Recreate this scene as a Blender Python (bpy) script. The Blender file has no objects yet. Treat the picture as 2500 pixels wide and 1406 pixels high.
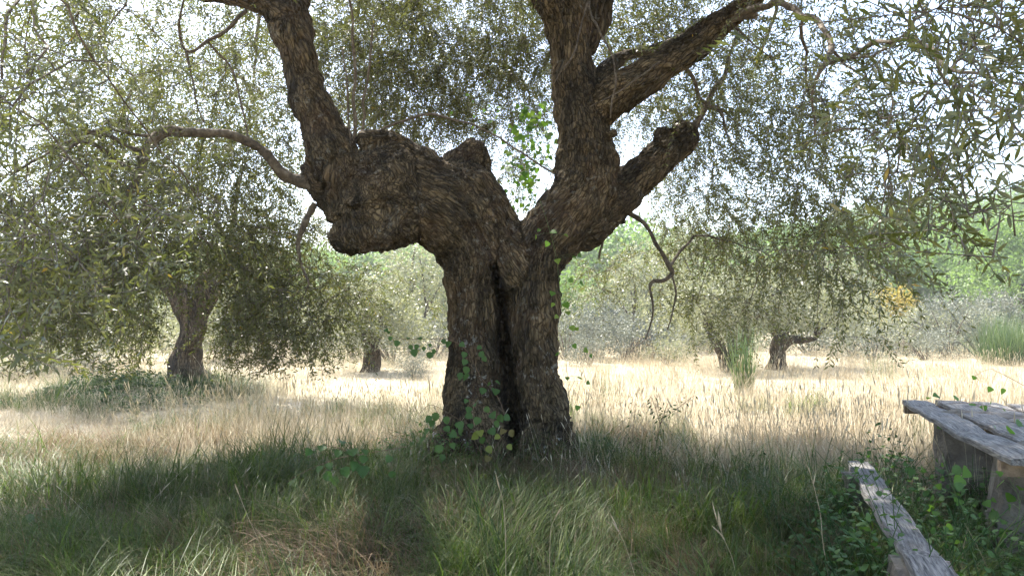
import bpy, math, random
import numpy as np
from mathutils import Vector, Matrix, Euler, kdtree

random.seed(7)
RNG = np.random.default_rng(7)
scene = bpy.context.scene
C = scene.collection

# ------------------------------------------------------------------ camera
F = 1805.0            # focal length in pixels of the 2500 px wide photograph
PITCH = math.radians(2.44)
CAMZ = 1.5
cam_d = bpy.data.cameras.new('camera')
cam_d.sensor_width = 36.0
cam_d.lens = F / 2500.0 * 36.0
cam_d.clip_start = 0.05
cam_d.clip_end = 3000.0
cam = bpy.data.objects.new('camera', cam_d)
cam.location = (0, 0, CAMZ)
cam.rotation_euler = (math.pi / 2 + PITCH, 0, 0)
C.objects.link(cam)
scene.camera = cam

# ------------------------------------------------------------------ sky and sun
SUN_EL = math.radians(57)
SUN_AZ = math.radians(-30)          # from +Y (away from the camera) towards +X
S = Vector((math.sin(SUN_AZ) * math.cos(SUN_EL), math.cos(SUN_AZ) * math.cos(SUN_EL), math.sin(SUN_EL)))
world = bpy.data.worlds.new('World')
scene.world = world
world.use_nodes = True
wn = world.node_tree.nodes
wl = world.node_tree.links
sky = wn.new('ShaderNodeTexSky')
sky.sky_type = 'NISHITA'
sky.sun_disc = False
sky.sun_elevation = SUN_EL
sky.sun_rotation = SUN_AZ
sky.altitude = 200
sky.air_density = 1.0
sky.dust_density = 2.0
bg = wn['Background']
wl.new(sky.outputs[0], bg.inputs[0])
bg.inputs[1].default_value = 0.14
sun_d = bpy.data.lights.new('sun', 'SUN')
sun_d.energy = 4.5
sun_d.angle = math.radians(0.55)
sun_d.color = (1.0, 0.95, 0.86)
sun = bpy.data.objects.new('sun', sun_d)
sun.rotation_euler = S.to_track_quat('Z', 'Y').to_euler()
sun.location = (-8, 20, 30)
C.objects.link(sun)

scene.view_settings.view_transform = 'Standard'
scene.view_settings.look = 'None'
scene.view_settings.exposure = 2.05
scene.view_settings.gamma = 1.0
scene.cycles.max_bounces = 5
scene.cycles.diffuse_bounces = 4
scene.cycles.transmission_bounces = 4
scene.cycles.volume_bounces = 0
scene.cycles.use_denoising = True
scene.cycles.sample_clamp_indirect = 1.0
scene.cycles.sample_clamp_direct = 2.0
scene.cycles.use_adaptive_sampling = True
scene.cycles.adaptive_threshold = .02
scene.cycles.adaptive_min_samples = 16

# ------------------------------------------------------------------ helpers
def P(px, py, d):
    """point seen at pixel (px, py) of the 2500x1406 photo, d metres in front of the camera"""
    u = (px - 1250.0) / F
    v = (703.0 - py) / F
    y = math.cos(PITCH) - v * math.sin(PITCH)
    z = math.sin(PITCH) + v * math.cos(PITCH)
    s = d / y
    return np.array((u * s, d, CAMZ + z * s))

def proj(V):
    x = V[:, 0]; y = V[:, 1]; z = V[:, 2] - CAMZ
    f = y * math.cos(PITCH) + z * math.sin(PITCH)
    up = -y * math.sin(PITCH) + z * math.cos(PITCH)
    f = np.where(f > 0.05, f, 0.05)
    return 1250 + F * x / f, 703 - F * up / f, f

def hsh(ix, iy, iz, seed):
    h = (ix.astype(np.int64) * 374761393 + iy.astype(np.int64) * 668265263 + iz.astype(np.int64) * 2147483647 + seed * 974711) & 0xffffffff
    h = ((h ^ (h >> 13)) * 1274126177) & 0xffffffff
    h = (h ^ (h >> 16)) & 0xffffffff
    return h.astype(np.float64) / 4294967295.0 * 2 - 1

def noise3(p, seed=0):
    p = np.asarray(p, dtype=np.float64)
    i = np.floor(p); f = p - i
    u = f * f * (3 - 2 * f)
    x, y, z = i[:, 0], i[:, 1], i[:, 2]
    r = 0
    for dx in (0, 1):
        wx = u[:, 0] if dx else 1 - u[:, 0]
        for dy in (0, 1):
            wy = u[:, 1] if dy else 1 - u[:, 1]
            for dz in (0, 1):
                wz = u[:, 2] if dz else 1 - u[:, 2]
                r = r + wx * wy * wz * hsh(x + dx, y + dy, z + dz, seed)
    return r

def fbm(p, o=3, seed=0):
    r = 0; a = 1.0
    for k in range(o):
        r = r + a * noise3(np.asarray(p) * (2 ** k), seed + k)
        a *= 0.5
    return r

def sstep(a, b, x):
    t = np.clip((np.asarray(x, dtype=float) - a) / (b - a), 0, 1)
    return t * t * (3 - 2 * t)

def norm(v):
    v = np.asarray(v, dtype=float)
    n = np.linalg.norm(v, axis=-1, keepdims=True)
    return v / np.maximum(n, 1e-9)

class Acc:
    """collects vertices and faces for ONE mesh"""
    def __init__(self):
        self.V = []; self.T = []; self.Q = []; self.A = []; self.n = 0
    def add(self, V, T=None, Q=None, tone=None):
        V = np.asarray(V, dtype=float)
        if T is not None and len(T): self.T.append(np.asarray(T) + self.n)
        if Q is not None and len(Q): self.Q.append(np.asarray(Q) + self.n)
        self.V.append(V)
        self.A.append(np.full(len(V), 0.5) if tone is None else np.broadcast_to(np.asarray(tone, dtype=float), (len(V),)))
        self.n += len(V)
    def mesh(self, name, mat, smooth=True, origin=(0, 0, 0)):
        V = np.concatenate(self.V) - np.asarray(origin)
        T = np.concatenate(self.T) if self.T else np.zeros((0, 3), int)
        Q = np.concatenate(self.Q) if self.Q else np.zeros((0, 4), int)
        me = mesh_np(name, V, T, Q, smooth)
        a = me.attributes.new('tone', 'FLOAT', 'POINT')
        a.data.foreach_set('value', np.concatenate(self.A).astype(np.float32))
        if mat: me.materials.append(mat)
        return me

def mesh_np(name, V, T, Q=None, smooth=True):
    T = np.asarray(T, dtype=np.int32).reshape(-1, 3)
    Q = np.zeros((0, 4), np.int32) if Q is None else np.asarray(Q, dtype=np.int32).reshape(-1, 4)
    me = bpy.data.meshes.new(name)
    me.vertices.add(len(V))
    me.vertices.foreach_set('co', np.asarray(V, dtype=np.float32).ravel())
    nl = 3 * len(T) + 4 * len(Q)
    me.loops.add(nl)
    me.loops.foreach_set('vertex_index', np.concatenate([T.ravel(), Q.ravel()]).astype(np.int32))
    me.polygons.add(len(T) + len(Q))
    st = np.concatenate([np.arange(len(T)) * 3, 3 * len(T) + np.arange(len(Q)) * 4]).astype(np.int32)
    me.polygons.foreach_set('loop_start', st)
    me.polygons.foreach_set('use_smooth', np.full(len(T) + len(Q), smooth, dtype=bool))
    me.update(calc_edges=True)
    return me

def obj(name, me, parent=None, loc=(0, 0, 0)):
    o = bpy.data.objects.new(name, me)
    o.location = tuple(float(c) for c in loc)
    C.objects.link(o)
    if parent is not None: o.parent = parent
    return o

def tag(o, label=None, cat=None, group=None, kind=None):
    if label: o['label'] = label
    if cat: o['category'] = cat
    if group: o['group'] = group
    if kind: o['kind'] = kind
    return o

def thing(name, loc, label, cat, group=None):
    return tag(obj(name, None, None, loc), label, cat, group)

def catmull(pts, n_per=6):
    pts = np.asarray(pts, dtype=float)
    if len(pts) < 3:
        t = np.linspace(0, 1, n_per + 1)[:, None]
        return pts[0] * (1 - t) + pts[1] * t
    p = np.vstack([2 * pts[0] - pts[1], pts, 2 * pts[-1] - pts[-2]])
    out = []
    for i in range(1, len(p) - 2):
        t = np.linspace(0, 1, n_per, endpoint=False)[:, None]
        a, b, c, d = p[i - 1], p[i], p[i + 1], p[i + 2]
        out.append(0.5 * (2 * b + (c - a) * t + (2 * a - 5 * b + 4 * c - d) * t ** 2 + (3 * b - a - 3 * c + d) * t ** 3))
    out.append(pts[-1:])
    return np.vstack(out)

def tube(path, rad, k=6, cap=True):
    path = np.asarray(path, dtype=float); n = len(path)
    rad = np.broadcast_to(np.asarray(rad, dtype=float), (n,))
    t = norm(np.gradient(path, axis=0))
    ref = np.array((0.31, 0.2, 0.93)) if abs(t[0, 2]) < 0.8 else np.array((1.0, 0.1, 0.0))
    N = np.zeros((n, 3))
    v = ref - t[0] * ref.dot(t[0]); v /= np.linalg.norm(v)
    for i in range(n):
        v = v - t[i] * v.dot(t[i]); v /= max(np.linalg.norm(v), 1e-9)
        N[i] = v
    B = np.cross(t, N)
    a = np.linspace(0, 2 * math.pi, k, endpoint=False)
    V = (path[:, None, :] + rad[:, None, None] * (np.cos(a)[None, :, None] * N[:, None, :] + np.sin(a)[None, :, None] * B[:, None, :])).reshape(-1, 3)
    i = np.arange(n - 1)[:, None] * k; j = np.arange(k)[None, :]
    j2 = (j + 1) % k
    Q = np.stack([i + j, i + j2, i + k + j2, i + k + j], -1).reshape(-1, 4)
    T = np.zeros((0, 3), int)
    if cap:
        V = np.vstack([V, path[:1], path[-1:]])
        c0, c1 = n * k, n * k + 1
        jj = np.arange(k); j2 = (jj + 1) % k
        T = np.vstack([np.stack([np.full(k, c0), j2, jj], 1), np.stack([np.full(k, c1), (n - 1) * k + jj, (n - 1) * k + j2], 1)])
    return V, T, Q

# leaf templates: (along, side, lift)
LEAF6 = np.array([(0, 0, 0), (.3, .5, .03), (.3, -.5, .03), (.68, .42, .02), (.68, -.42, .02), (1, 0, -.08)], float)
LEAF6_T = np.array([(0, 1, 2), (1, 3, 4), (1, 4, 2), (3, 5, 4)])[:, ::-1]
LEAF4 = np.array([(0, 0, 0), (.45, .55, .03), (.45, -.55, .03), (1, 0, -.05)], float)
LEAF4_T = np.array([(0, 2, 1), (1, 2, 3)])

def leaves(acc, pos, d, up, L, W, tone, tpl=LEAF6, tri=LEAF6_T):
    n = len(pos)
    d = norm(d)
    s = norm(np.cross(d, up) + 1e-6)
    nn = np.cross(s, d)
    V = (pos[:, None, :] + tpl[None, :, 0, None] * L[:, None, None] * d[:, None, :]
         + tpl[None, :, 1, None] * W[:, None, None] * s[:, None, :]
         + tpl[None, :, 2, None] * L[:, None, None] * nn[:, None, :])
    k = len(tpl)
    T = (tri[None] + (np.arange(n) * k)[:, None, None]).reshape(-1, 3)
    acc.add(V.reshape(-1, 3), T, None, np.repeat(tone, k))

def rdir(n, rng=RNG):
    return norm(rng.normal(size=(n, 3)))

# ------------------------------------------------------------------ materials
class M:
    def __init__(self, name):
        self.m = bpy.data.materials.new(name); self.m.use_nodes = True
        self.t = self.m.node_tree; self.n = self.t.nodes; self.l = self.t.links
        self.b = self.n['Principled BSDF']; self.out = self.n['Material Output']
    def new(self, typ, **kw):
        nd = self.n.new(typ)
        for k, v in kw.items():
            if k.startswith('i_'):
                nd.inputs[k[2:].replace('_', ' ')].default_value = v
            else: setattr(nd, k, v)
        return nd
    def link(self, a, b): self.l.new(a, b)
    def ramp(self, fac, stops, interp='LINEAR'):
        r = self.n.new('ShaderNodeValToRGB'); e = r.color_ramp.elements
        r.color_ramp.interpolation = interp
        while len(e) < len(stops): e.new(0.5)
        for el, (p, c) in zip(e, stops):
            el.position = p; el.color = (c[0], c[1], c[2], 1) if len(c) == 3 else c
        self.link(fac, r.inputs[0]); return r.outputs[0]
    def mix(self, fac, a, b, mode='MIX'):
        nd = self.n.new('ShaderNodeMix'); nd.data_type = 'RGBA'; nd.blend_type = mode
        for val, idx in ((fac, 0), (a, 6), (b, 7)):
            if hasattr(val, 'is_output'): self.link(val, nd.inputs[idx])
            elif idx == 0: nd.inputs[0].default_value = val
            else: nd.inputs[idx].default_value = (val[0], val[1], val[2], 1)
        return nd.outputs[2]
    def math(self, op, a, b=0.0):
        nd = self.n.new('ShaderNodeMath'); nd.operation = op
        for i, v in enumerate((a, b)):
            if hasattr(v, 'is_output'): self.link(v, nd.inputs[i])
            else: nd.inputs[i].default_value = v
        return nd.outputs[0]
    def attr(self, name, out='Fac'):
        nd = self.n.new('ShaderNodeAttribute'); nd.attribute_name = name
        return nd.outputs[out]
    def noise(self, vec, scale, detail=3, rough=0.55):
        nd = self.n.new('ShaderNodeTexNoise')
        nd.inputs['Scale'].default_value = scale; nd.inputs['Detail'].default_value = detail
        nd.inputs['Roughness'].default_value = rough
        if vec is not None: self.link(vec, nd.inputs['Vector'])
        return nd.outputs[0]
    def bump(self, h, strength, dist):
        nd = self.n.new('ShaderNodeBump')
        nd.inputs['Strength'].default_value = strength; nd.inputs['Distance'].default_value = dist
        self.link(h, nd.inputs['Height'])
        self.link(nd.outputs[0], self.b.inputs['Normal'])
    def objco(self):
        return self.n.new('ShaderNodeTexCoord').outputs['Object']

def leaf_material(name, stops, back=None, trans=0.3, tcol=(0.25, 0.32, 0.05), rough=0.42, spec=0.5, back_mix=0.7):
    m = M(name)
    col = m.ramp(m.attr('tone'), stops)
    top = col
    if back is not None:
        geo = m.new('ShaderNodeNewGeometry')
        f = m.math('MULTIPLY', geo.outputs['Backfacing'], back_mix)
        col = m.mix(f, col, back)
    m.link(col, m.b.inputs['Base Color'])
    m.b.inputs['Roughness'].default_value = rough
    m.b.inputs['Specular IOR Level'].default_value = spec
    tr = m.new('ShaderNodeBsdfTranslucent')
    tc = m.mix(0.55, top, tcol)
    m.link(tc, tr.inputs['Color'])
    mx = m.new('ShaderNodeMixShader'); mx.inputs[0].default_value = trans
    m.link(m.b.outputs[0], mx.inputs[1]); m.link(tr.outputs[0], mx.inputs[2])
    m.link(mx.outputs[0], m.out.inputs['Surface'])
    return m.m

MAT = {}
MAT['olive_leaf'] = leaf_material('olive_leaf', [(0, (.028, .036, .011)), (.45, (.068, .076, .021)), (.8, (.12, .115, .033)), (.96, (.17, .15, .045)), (1, (.36, .22, .03))],
                                  back=(.155, .15, .072), trans=.33, tcol=(.27, .31, .07), rough=.27, spec=.42)
MAT['far_olive_leaf'] = leaf_material('far_olive_leaf', [(0, (.1, .115, .06)), (.6, (.19, .2, .115)), (1, (.29, .28, .17))], back=(.3, .3, .21), trans=.38, tcol=(.36, .38, .16), rough=.5)
MAT['wood_leaf'] = leaf_material('wood_leaf', [(0, (.06, .11, .025)), (.6, (.12, .19, .045)), (1, (.2, .27, .08))], trans=.45, tcol=(.2, .34, .05), rough=.55)
MAT['yellow_leaf'] = leaf_material('yellow_leaf', [(0, (.2, .2, .03)), (.6, (.4, .3, .04)), (1, (.5, .32, .06))], trans=.35, tcol=(.5, .4, .05), rough=.55)
MAT['grey_leaf'] = leaf_material('grey_leaf', [(0, (.1, .12, .08)), (.6, (.19, .2, .15)), (1, (.27, .27, .2))], trans=.2, tcol=(.25, .26, .16), rough=.6)
MAT['broom_stem'] = leaf_material('broom_stem', [(0, (.05, .1, .03)), (.6, (.1, .17, .055)), (1, (.2, .24, .1))], trans=.15, tcol=(.2, .3, .08), rough=.5)
MAT['bramble_leaf'] = leaf_material('bramble_leaf', [(0, (.022, .056, .016)), (.6, (.038, .088, .022)), (.9, (.085, .135, .03)), (.94, (.3, .26, .03)), (1, (.22, .07, .025))], back=(.1, .17, .05), trans=.34, tcol=(.14, .32, .03), rough=.6, spec=.3, back_mix=.5)
MAT['vine_leaf'] = leaf_material('vine_leaf', [(0, (.05, .13, .02)), (.7, (.1, .2, .03)), (1, (.2, .26, .04))], trans=.5, tcol=(.26, .5, .04), rough=.5)
MAT['ivy_leaf'] = leaf_material('ivy_leaf', [(0, (.015, .035, .012)), (.6, (.035, .07, .02)), (1, (.09, .13, .035))], trans=.15, tcol=(.12, .25, .03), rough=.7, spec=.15)
MAT['green_grass'] = leaf_material('green_grass', [(0, (.026, .045, .01)), (.4, (.062, .098, .019)), (.7, (.145, .17, .038)), (.78, (.19, .15, .075)), (1, (.3, .235, .13))], trans=.34, tcol=(.14, .25, .03), rough=.5, spec=.3)
MAT['dry_grass'] = leaf_material('dry_grass', [(0, (.24, .18, .105)), (.5, (.5, .42, .285)), (.85, (.68, .61, .47)), (1, (.36, .39, .2))], trans=.45, tcol=(.8, .72, .54), rough=.6, spec=.2)
MAT['straw'] = leaf_material('straw', [(0, (.09, .058, .034)), (.5, (.19, .13, .078)), (1, (.33, .25, .155))], trans=.2, tcol=(.4, .3, .15), rough=.65, spec=.2)

def bark_material(name, dark, mid, light, lichen=True, red=None):
    m = M(name)
    co = m.objco()
    bc = m.attr('barkco', 'Vector')
    f1 = m.noise(bc, 26, 6, .62)
    f2 = m.noise(bc, 9, 5, .6)
    big = m.noise(co, 1.7, 4, .6)
    vo = m.new('ShaderNodeTexVoronoi', feature='DISTANCE_TO_EDGE'); vo.inputs['Scale'].default_value = 34
    wv = m.new('ShaderNodeVectorMath', operation='ADD'); m.link(bc, wv.inputs[0])
    wn_ = m.new('ShaderNodeTexNoise'); wn_.inputs['Scale'].default_value = 20; wn_.inputs['Detail'].default_value = 3
    m.link(bc, wn_.inputs['Vector'])
    ws = m.new('ShaderNodeVectorMath', operation='SCALE'); ws.inputs['Scale'].default_value = .05
    m.link(wn_.outputs['Color'], ws.inputs[0]); m.link(ws.outputs[0], wv.inputs[1]); m.link(wv.outputs[0], vo.inputs['Vector'])
    crack = m.ramp(vo.outputs['Distance'], [(.0, (0, 0, 0)), (.16, (1, 1, 1))])
    f3 = m.noise(bc, 75, 4, .65)
    f = m.math('ADD', m.math('ADD', m.math('MULTIPLY', f1, .4), m.math('MULTIPLY', f2, .3)), m.math('MULTIPLY', f3, .3))
    col = m.ramp(f, [(.36, dark), (.5, mid), (.62, light)])
    col = m.mix(m.math('MULTIPLY', m.math('SUBTRACT', 1.0, crack), .75), col, (dark[0] * .55, dark[1] * .55, dark[2] * .5))
    stk = m.ramp(m.noise(bc, 5.5, 4, .6), [(.4, (.55, .55, .55)), (.6, (1.35, 1.28, 1.15))])
    col = m.mix(1.0, col, stk, 'MULTIPLY')
    if red is not None:
        rm = m.ramp(m.noise(co, 2.3, 3, .5), [(.5, (0, 0, 0)), (.64, (1, 1, 1))])
        col = m.mix(m.math('MULTIPLY', rm, .22), col, red)
    mossf = m.ramp(m.noise(co, 2.9, 5, .65), [(.52, (0, 0, 0)), (.64, (1, 1, 1))])
    col = m.mix(m.math('MULTIPLY', mossf, .42), col, (dark[0] * .8, dark[1] * .85, dark[2] * .75))
    if lichen:
        fine = m.ramp(m.noise(co, 15, 5, .72), [(.57, (0, 0, 0)), (.62, (1, 1, 1))])
        zone = m.ramp(m.noise(co, 2.2, 3, .55), [(.49, (0, 0, 0)), (.58, (1, 1, 1))])
        zf = m.new('ShaderNodeSeparateXYZ'); m.link(co, zf.inputs[0])
        low = m.new('ShaderNodeMapRange'); low.inputs['From Min'].default_value = 1.5; low.inputs['From Max'].default_value = .5
        low.inputs['To Min'].default_value = .22; low.inputs['To Max'].default_value = .9
        m.link(zf.outputs['Z'], low.inputs['Value'])
        col = m.mix(m.math('MULTIPLY', m.math('MULTIPLY', fine, zone), low.outputs[0]), col, (.5, .5, .44))
    m.link(col, m.b.inputs['Base Color'])
    m.b.inputs['Roughness'].default_value = .88
    m.b.inputs['Specular IOR Level'].default_value = .2
    h = m.math('ADD', m.math('ADD', m.math('MULTIPLY', f1, .7), f2), m.math('ADD', m.math('MULTIPLY', crack, .55), m.math('MULTIPLY', f3, .4)))
    m.bump(h, 1.0, .03)
    return m.m

MAT['bark'] = bark_material('olive_bark', (.04, .03, .02), (.12, .091, .056), (.235, .186, .117), red=(.14, .075, .042))
MAT['far_bark'] = bark_material('far_olive_bark', (.04, .032, .022), (.115, .085, .055), (.22, .165, .11), lichen=False)

def twig_material():
    m = M('twig_bark')
    n = m.noise(m.objco(), 30, 3)
    col = m.ramp(n, [(.3, (.05, .038, .026)), (.7, (.14, .11, .08))])
    m.link(col, m.b.inputs['Base Color']); m.b.inputs['Roughness'].default_value = .8
    return m.m
MAT['twig'] = twig_material()

def branch_material():
    m = M('branch_bark')
    co = m.objco()
    n = m.noise(co, 22, 5, .65)
    n2 = m.noise(co, 5, 2)
    col = m.ramp(m.math('ADD', m.math('MULTIPLY', n, .7), m.math('MULTIPLY', n2, .3)), [(.36, (.045, .033, .022)), (.52, (.125, .092, .06)), (.66, (.24, .195, .135))])
    m.link(col, m.b.inputs['Base Color']); m.b.inputs['Roughness'].default_value = .85
    m.bump(n, .7, .015)
    return m.m
MAT['branch'] = branch_material()

def bare_material(name, a, b, scale=12, rough=.8, bump=0.0):
    m = M(name)
    n = m.noise(m.objco(), scale, 4, .6)
    m.link(m.ramp(n, [(.3, a), (.7, b)]), m.b.inputs['Base Color'])
    m.b.inputs['Roughness'].default_value = rough
    if bump: m.bump(n, bump, .02)
    return m.m
MAT['stem'] = bare_material('bramble_stem', (.09, .06, .035), (.2, .12, .07))
MAT['green_stem'] = bare_material('green_stem', (.07, .11, .03), (.13, .18, .06))
MAT['seed'] = bare_material('seed_head', (.3, .22, .12), (.48, .38, .24), 60)
MAT['deadwood'] = bare_material('dead_wood', (.1, .065, .04), (.34, .25, .16), 14, .85, .6)

def plank_material():
    m = M('weathered_plank')
    co = m.objco()
    mp = m.new('ShaderNodeMapping'); mp.inputs['Scale'].default_value = (16, 1.0, 16)
    m.link(co, mp.inputs['Vector'])
    g = m.noise(mp.outputs[0], 5, 6, .65)
    p = m.noise(co, 5, 4, .6)
    col = m.ramp(g, [(.34, (.035, .032, .029)), (.46, (.15, .142, .132)), (.66, (.33, .31, .275))])
    st = m.ramp(p, [(.5, (0, 0, 0)), (.7, (1, 1, 1))])
    col = m.mix(m.math('MULTIPLY', st, .7), col, (.1, .085, .065))
    ck = m.ramp(m.noise(mp.outputs[0], 2.2, 2, .5), [(.47, (0, 0, 0)), (.5, (1, 1, 1)), (.53, (0, 0, 0))])
    col = m.mix(m.math('MULTIPLY', ck, .6), col, (.03, .026, .022))
    m.link(col, m.b.inputs['Base Color']); m.b.inputs['Roughness'].default_value = .8
    m.bump(g, 1.0, .02)
    return m.m
MAT['plank'] = plank_material()

def stone_material():
    m = M('rough_stone')
    co = m.objco()
    n = m.noise(co, 6, 6, .65)
    col = m.ramp(n, [(.3, (.06, .05, .038)), (.5, (.15, .125, .095)), (.7, (.27, .235, .19))])
    mo = m.ramp(m.noise(co, 2.5, 3), [(.5, (0, 0, 0)), (.65, (1, 1, 1))])
    col = m.mix(m.math('MULTIPLY', mo, .5), col, (.07, .08, .035))
    m.link(col, m.b.inputs['Base Color']); m.b.inputs['Roughness'].default_value = .9
    m.bump(n, 1.0, .04)
    return m.m
MAT['stone'] = stone_material()

def ground_material():
    m = M('meadow_soil')
    co = m.objco()
    n = m.noise(co, 3.5, 6, .7)
    fine = m.noise(co, 40, 4, .7)
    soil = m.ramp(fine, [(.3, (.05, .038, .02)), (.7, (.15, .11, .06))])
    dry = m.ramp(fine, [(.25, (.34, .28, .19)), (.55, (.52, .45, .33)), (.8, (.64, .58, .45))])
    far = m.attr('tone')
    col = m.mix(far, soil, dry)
    grn = m.ramp(n, [(.5, (0, 0, 0)), (.62, (1, 1, 1))])
    col = m.mix(m.math('MULTIPLY', grn, .35), col, (.09, .12, .04))
    m.link(col, m.b.inputs['Base Color']); m.b.inputs['Roughness'].default_value = .95
    m.b.inputs['Specular IOR Level'].default_value = .1
    m.bump(fine, .8, .05)
    return m.m
MAT['ground'] = ground_material()

# ------------------------------------------------------------------ ground and hill
TREE = P(1245, 1150, 7.3)
LEFT_TREE = (P(455, 940, 14.0)[0], 14.0)

def gz(x, y):
    x = np.asarray(x, dtype=float); y = np.asarray(y, dtype=float)
    p = np.stack([x, y, np.zeros_like(x)], -1).reshape(-1, 3)
    near = 0.05 * noise3(p * 0.55, 3).reshape(x.shape) + 0.1 * noise3(p * 0.13, 5).reshape(x.shape) * sstep(6, 18, y)
    mound = 0.13 * np.exp(-((x - 0.05) ** 2 + (y - 7.2) ** 2) / 1.1)
    left = (0.36 + .16 * noise3(p * .9, 6).reshape(x.shape)) * np.exp(-((x - LEFT_TREE[0] + .5) ** 2 / 3.6 + (y - LEFT_TREE[1] + .3) ** 2 / 2.5))
    far = sstep(55, 190, y + 0.25 * x) * (5 + 15 * sstep(-30, 110, x)) + 3.0 * sstep(60, 160, y) * fbm(p * 0.02, 2, 9).reshape(x.shape)
    back = 30 * sstep(190, 600, y) * sstep(0, 300, x)
    return near + mound + left + far + back

def graded(a, b, n, power=2.2, c=0.0):
    t = np.linspace(-1, 1, n)
    s = np.sign(t) * np.abs(t) ** power
    return np.where(s < 0, c + s * (c - a), c + s * (b - c))

gx = graded(-600, 600, 260, 3.0)
gy = graded(-60, 900, 280, 3.0, 8.0)
X, Y = np.meshgrid(gx, gy)
Zg = gz(X, Y)
V = np.stack([X, Y, Zg], -1).reshape(-1, 3)
nx, ny = len(gx), len(gy)
ii, jj = np.meshgrid(np.arange(nx - 1), np.arange(ny - 1))
b0 = (jj * nx + ii).ravel()
acc = Acc()
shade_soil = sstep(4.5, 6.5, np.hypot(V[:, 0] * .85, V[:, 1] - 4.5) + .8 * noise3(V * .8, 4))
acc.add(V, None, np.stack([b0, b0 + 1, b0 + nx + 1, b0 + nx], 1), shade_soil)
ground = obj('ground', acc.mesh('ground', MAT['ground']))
tag(ground, 'dry meadow ground rising into a wooded hill behind', 'ground', kind='structure')

# ------------------------------------------------------------------ the great olive: trunk and limbs
def limb(pts):
    return [(P(a, b, d), r / F * d) for a, b, d, r in pts]

LIMBS = {
 'left_half': limb([(1168, 1215, 7.3, 125), (1162, 1120, 7.3, 104), (1160, 1040, 7.3, 88), (1156, 950, 7.3, 71), (1151, 820, 7.3, 62), (1153, 700, 7.3, 66), (1158, 615, 7.25, 84), (1112, 535, 7.2, 104), (1035, 482, 7.15, 110), (955, 462, 7.1, 112), (897, 488, 7.05, 98), (868, 530, 7.0, 50)]),
 'right_half': limb([(1388, 1240, 7.1, 108), (1362, 1150, 7.2, 84), (1341, 1070, 7.25, 68), (1320, 980, 7.25, 60), (1306, 880, 7.25, 57), (1305, 760, 7.25, 59), (1306, 660, 7.25, 66), (1325, 600, 7.3, 76), (1372, 540, 7.3, 80), (1412, 485, 7.3, 80), (1430, 425, 7.3, 75), (1428, 350, 7.3, 67), (1414, 270, 7.3, 62), (1398, 190, 7.3, 55), (1394, 110, 7.3, 58), (1385, 40, 7.3, 62), (1345, -30, 7.25, 56), (1290, -130, 7.1, 46), (1210, -300, 6.9, 36), (1120, -480, 6.6, 24)]),
 'up_right': limb([(1430, 110, 7.35, 40), (1448, 30, 7.4, 44), (1462, -40, 7.45, 42), (1500, -180, 7.6, 36), (1560, -360, 7.8, 27), (1600, -520, 8.0, 18)]),
 'back_wall': limb([(1235, 1200, 7.8, 90), (1232, 1000, 7.8, 80), (1232, 800, 7.76, 76), (1235, 660, 7.6, 80), (1240, 610, 7.4, 70)]),
 'saddle': limb([(1255, 650, 7.3, 85), (1215, 590, 7.3, 75), (1180, 530, 7.3, 72), (1140, 480, 7.25, 80)]),
 'burl': limb([(985, 520, 7.05, 80), (925, 555, 6.95, 68), (878, 574, 6.9, 46), (842, 584, 6.86, 39), (832, 580, 6.84, 34)]),
 'left_up': limb([(905, 520, 7.0, 80), (865, 465, 6.97, 76), (828, 410, 6.95, 64), (795, 345, 6.95, 54), (763, 265, 6.95, 49), (735, 180, 6.95, 44), (716, 95, 6.95, 45), (710, 20, 7.0, 44), (716, -80, 7.0, 39), (690, -250, 7.1, 31), (640, -430, 7.2, 22)]),
 'left_knob': limb([(850, 495, 7.0, 70), (795, 452, 7.0, 44), (762, 425, 7.02, 26)]),
 'left_top': limb([(705, 40, 6.95, 40), (655, 8, 6.9, 33), (580, -6, 6.8, 25), (480, -25, 6.7, 21), (300, -110, 6.3, 17), (110, -150, 5.6, 13)]),
 'right_up': limb([(1425, 315, 7.34, 44), (1485, 250, 7.2, 46), (1560, 197, 7.0, 42), (1640, 146, 6.9, 41), (1700, 106, 6.8, 40), (1762, 55, 6.7, 34), (1830, 0, 6.5, 28), (1930, -70, 6.2, 21), (2060, -150, 5.6, 15)]),
 'right_low': limb([(1420, 545, 7.35, 66), (1490, 495, 7.5, 53), (1560, 432, 7.6, 46), (1622, 378, 7.7, 44), (1668, 338, 7.75, 40)]),
 'right_low_fork': limb([(1612, 382, 7.66, 36), (1625, 345, 7.66, 30), (1632, 318, 7.66, 30)]),
 'dead_stump': limb([(1110, 440, 7.4, 60), (1135, 395, 7.46, 47), (1158, 372, 7.5, 28)]),
 'dead_edge': limb([(1150, 375, 7.48, 30), (1178, 400, 7.5, 22), (1192, 450, 7.48, 16), (1202, 500, 7.45, 18)]),
 'rolled_lip': limb([(895, 345, 7.0, 22), (950, 340, 6.98, 24), (1010, 362, 6.98, 24), (1055, 395, 6.95, 26), (1080, 430, 6.93, 22)]),
 'side_limb': limb([(1425, 245, 7.35, 28), (1470, 185, 7.45, 26), (1520, 140, 7.6, 17), (1600, 118, 7.8, 14), (1680, 90, 8.0, 11)]),
 'cut_knob': limb([(1470, 335, 7.2, 20), (1492, 328, 7.12, 12), (1506, 324, 7.08, 11)]),
 'bark_spur': limb([(1095, 648, 7.22, 16), (1078, 640, 7.2, 9), (1066, 636, 7.2, 5)]),
 'root_left': limb([(1120, 1040, 7.2, 50), (1080, 1110, 7.1, 50), (1050, 1190, 7.0, 45)]),
 'root_front': limb([(1310, 1060, 7.1, 40), (1305, 1150, 6.95, 42), (1300, 1230, 6.8, 40)]),
 'root_right': limb([(1376, 1080, 7.2, 40), (1412, 1150, 7.1, 44), (1455, 1235, 6.95, 42)]),
}
SMOOTH = {}
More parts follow.
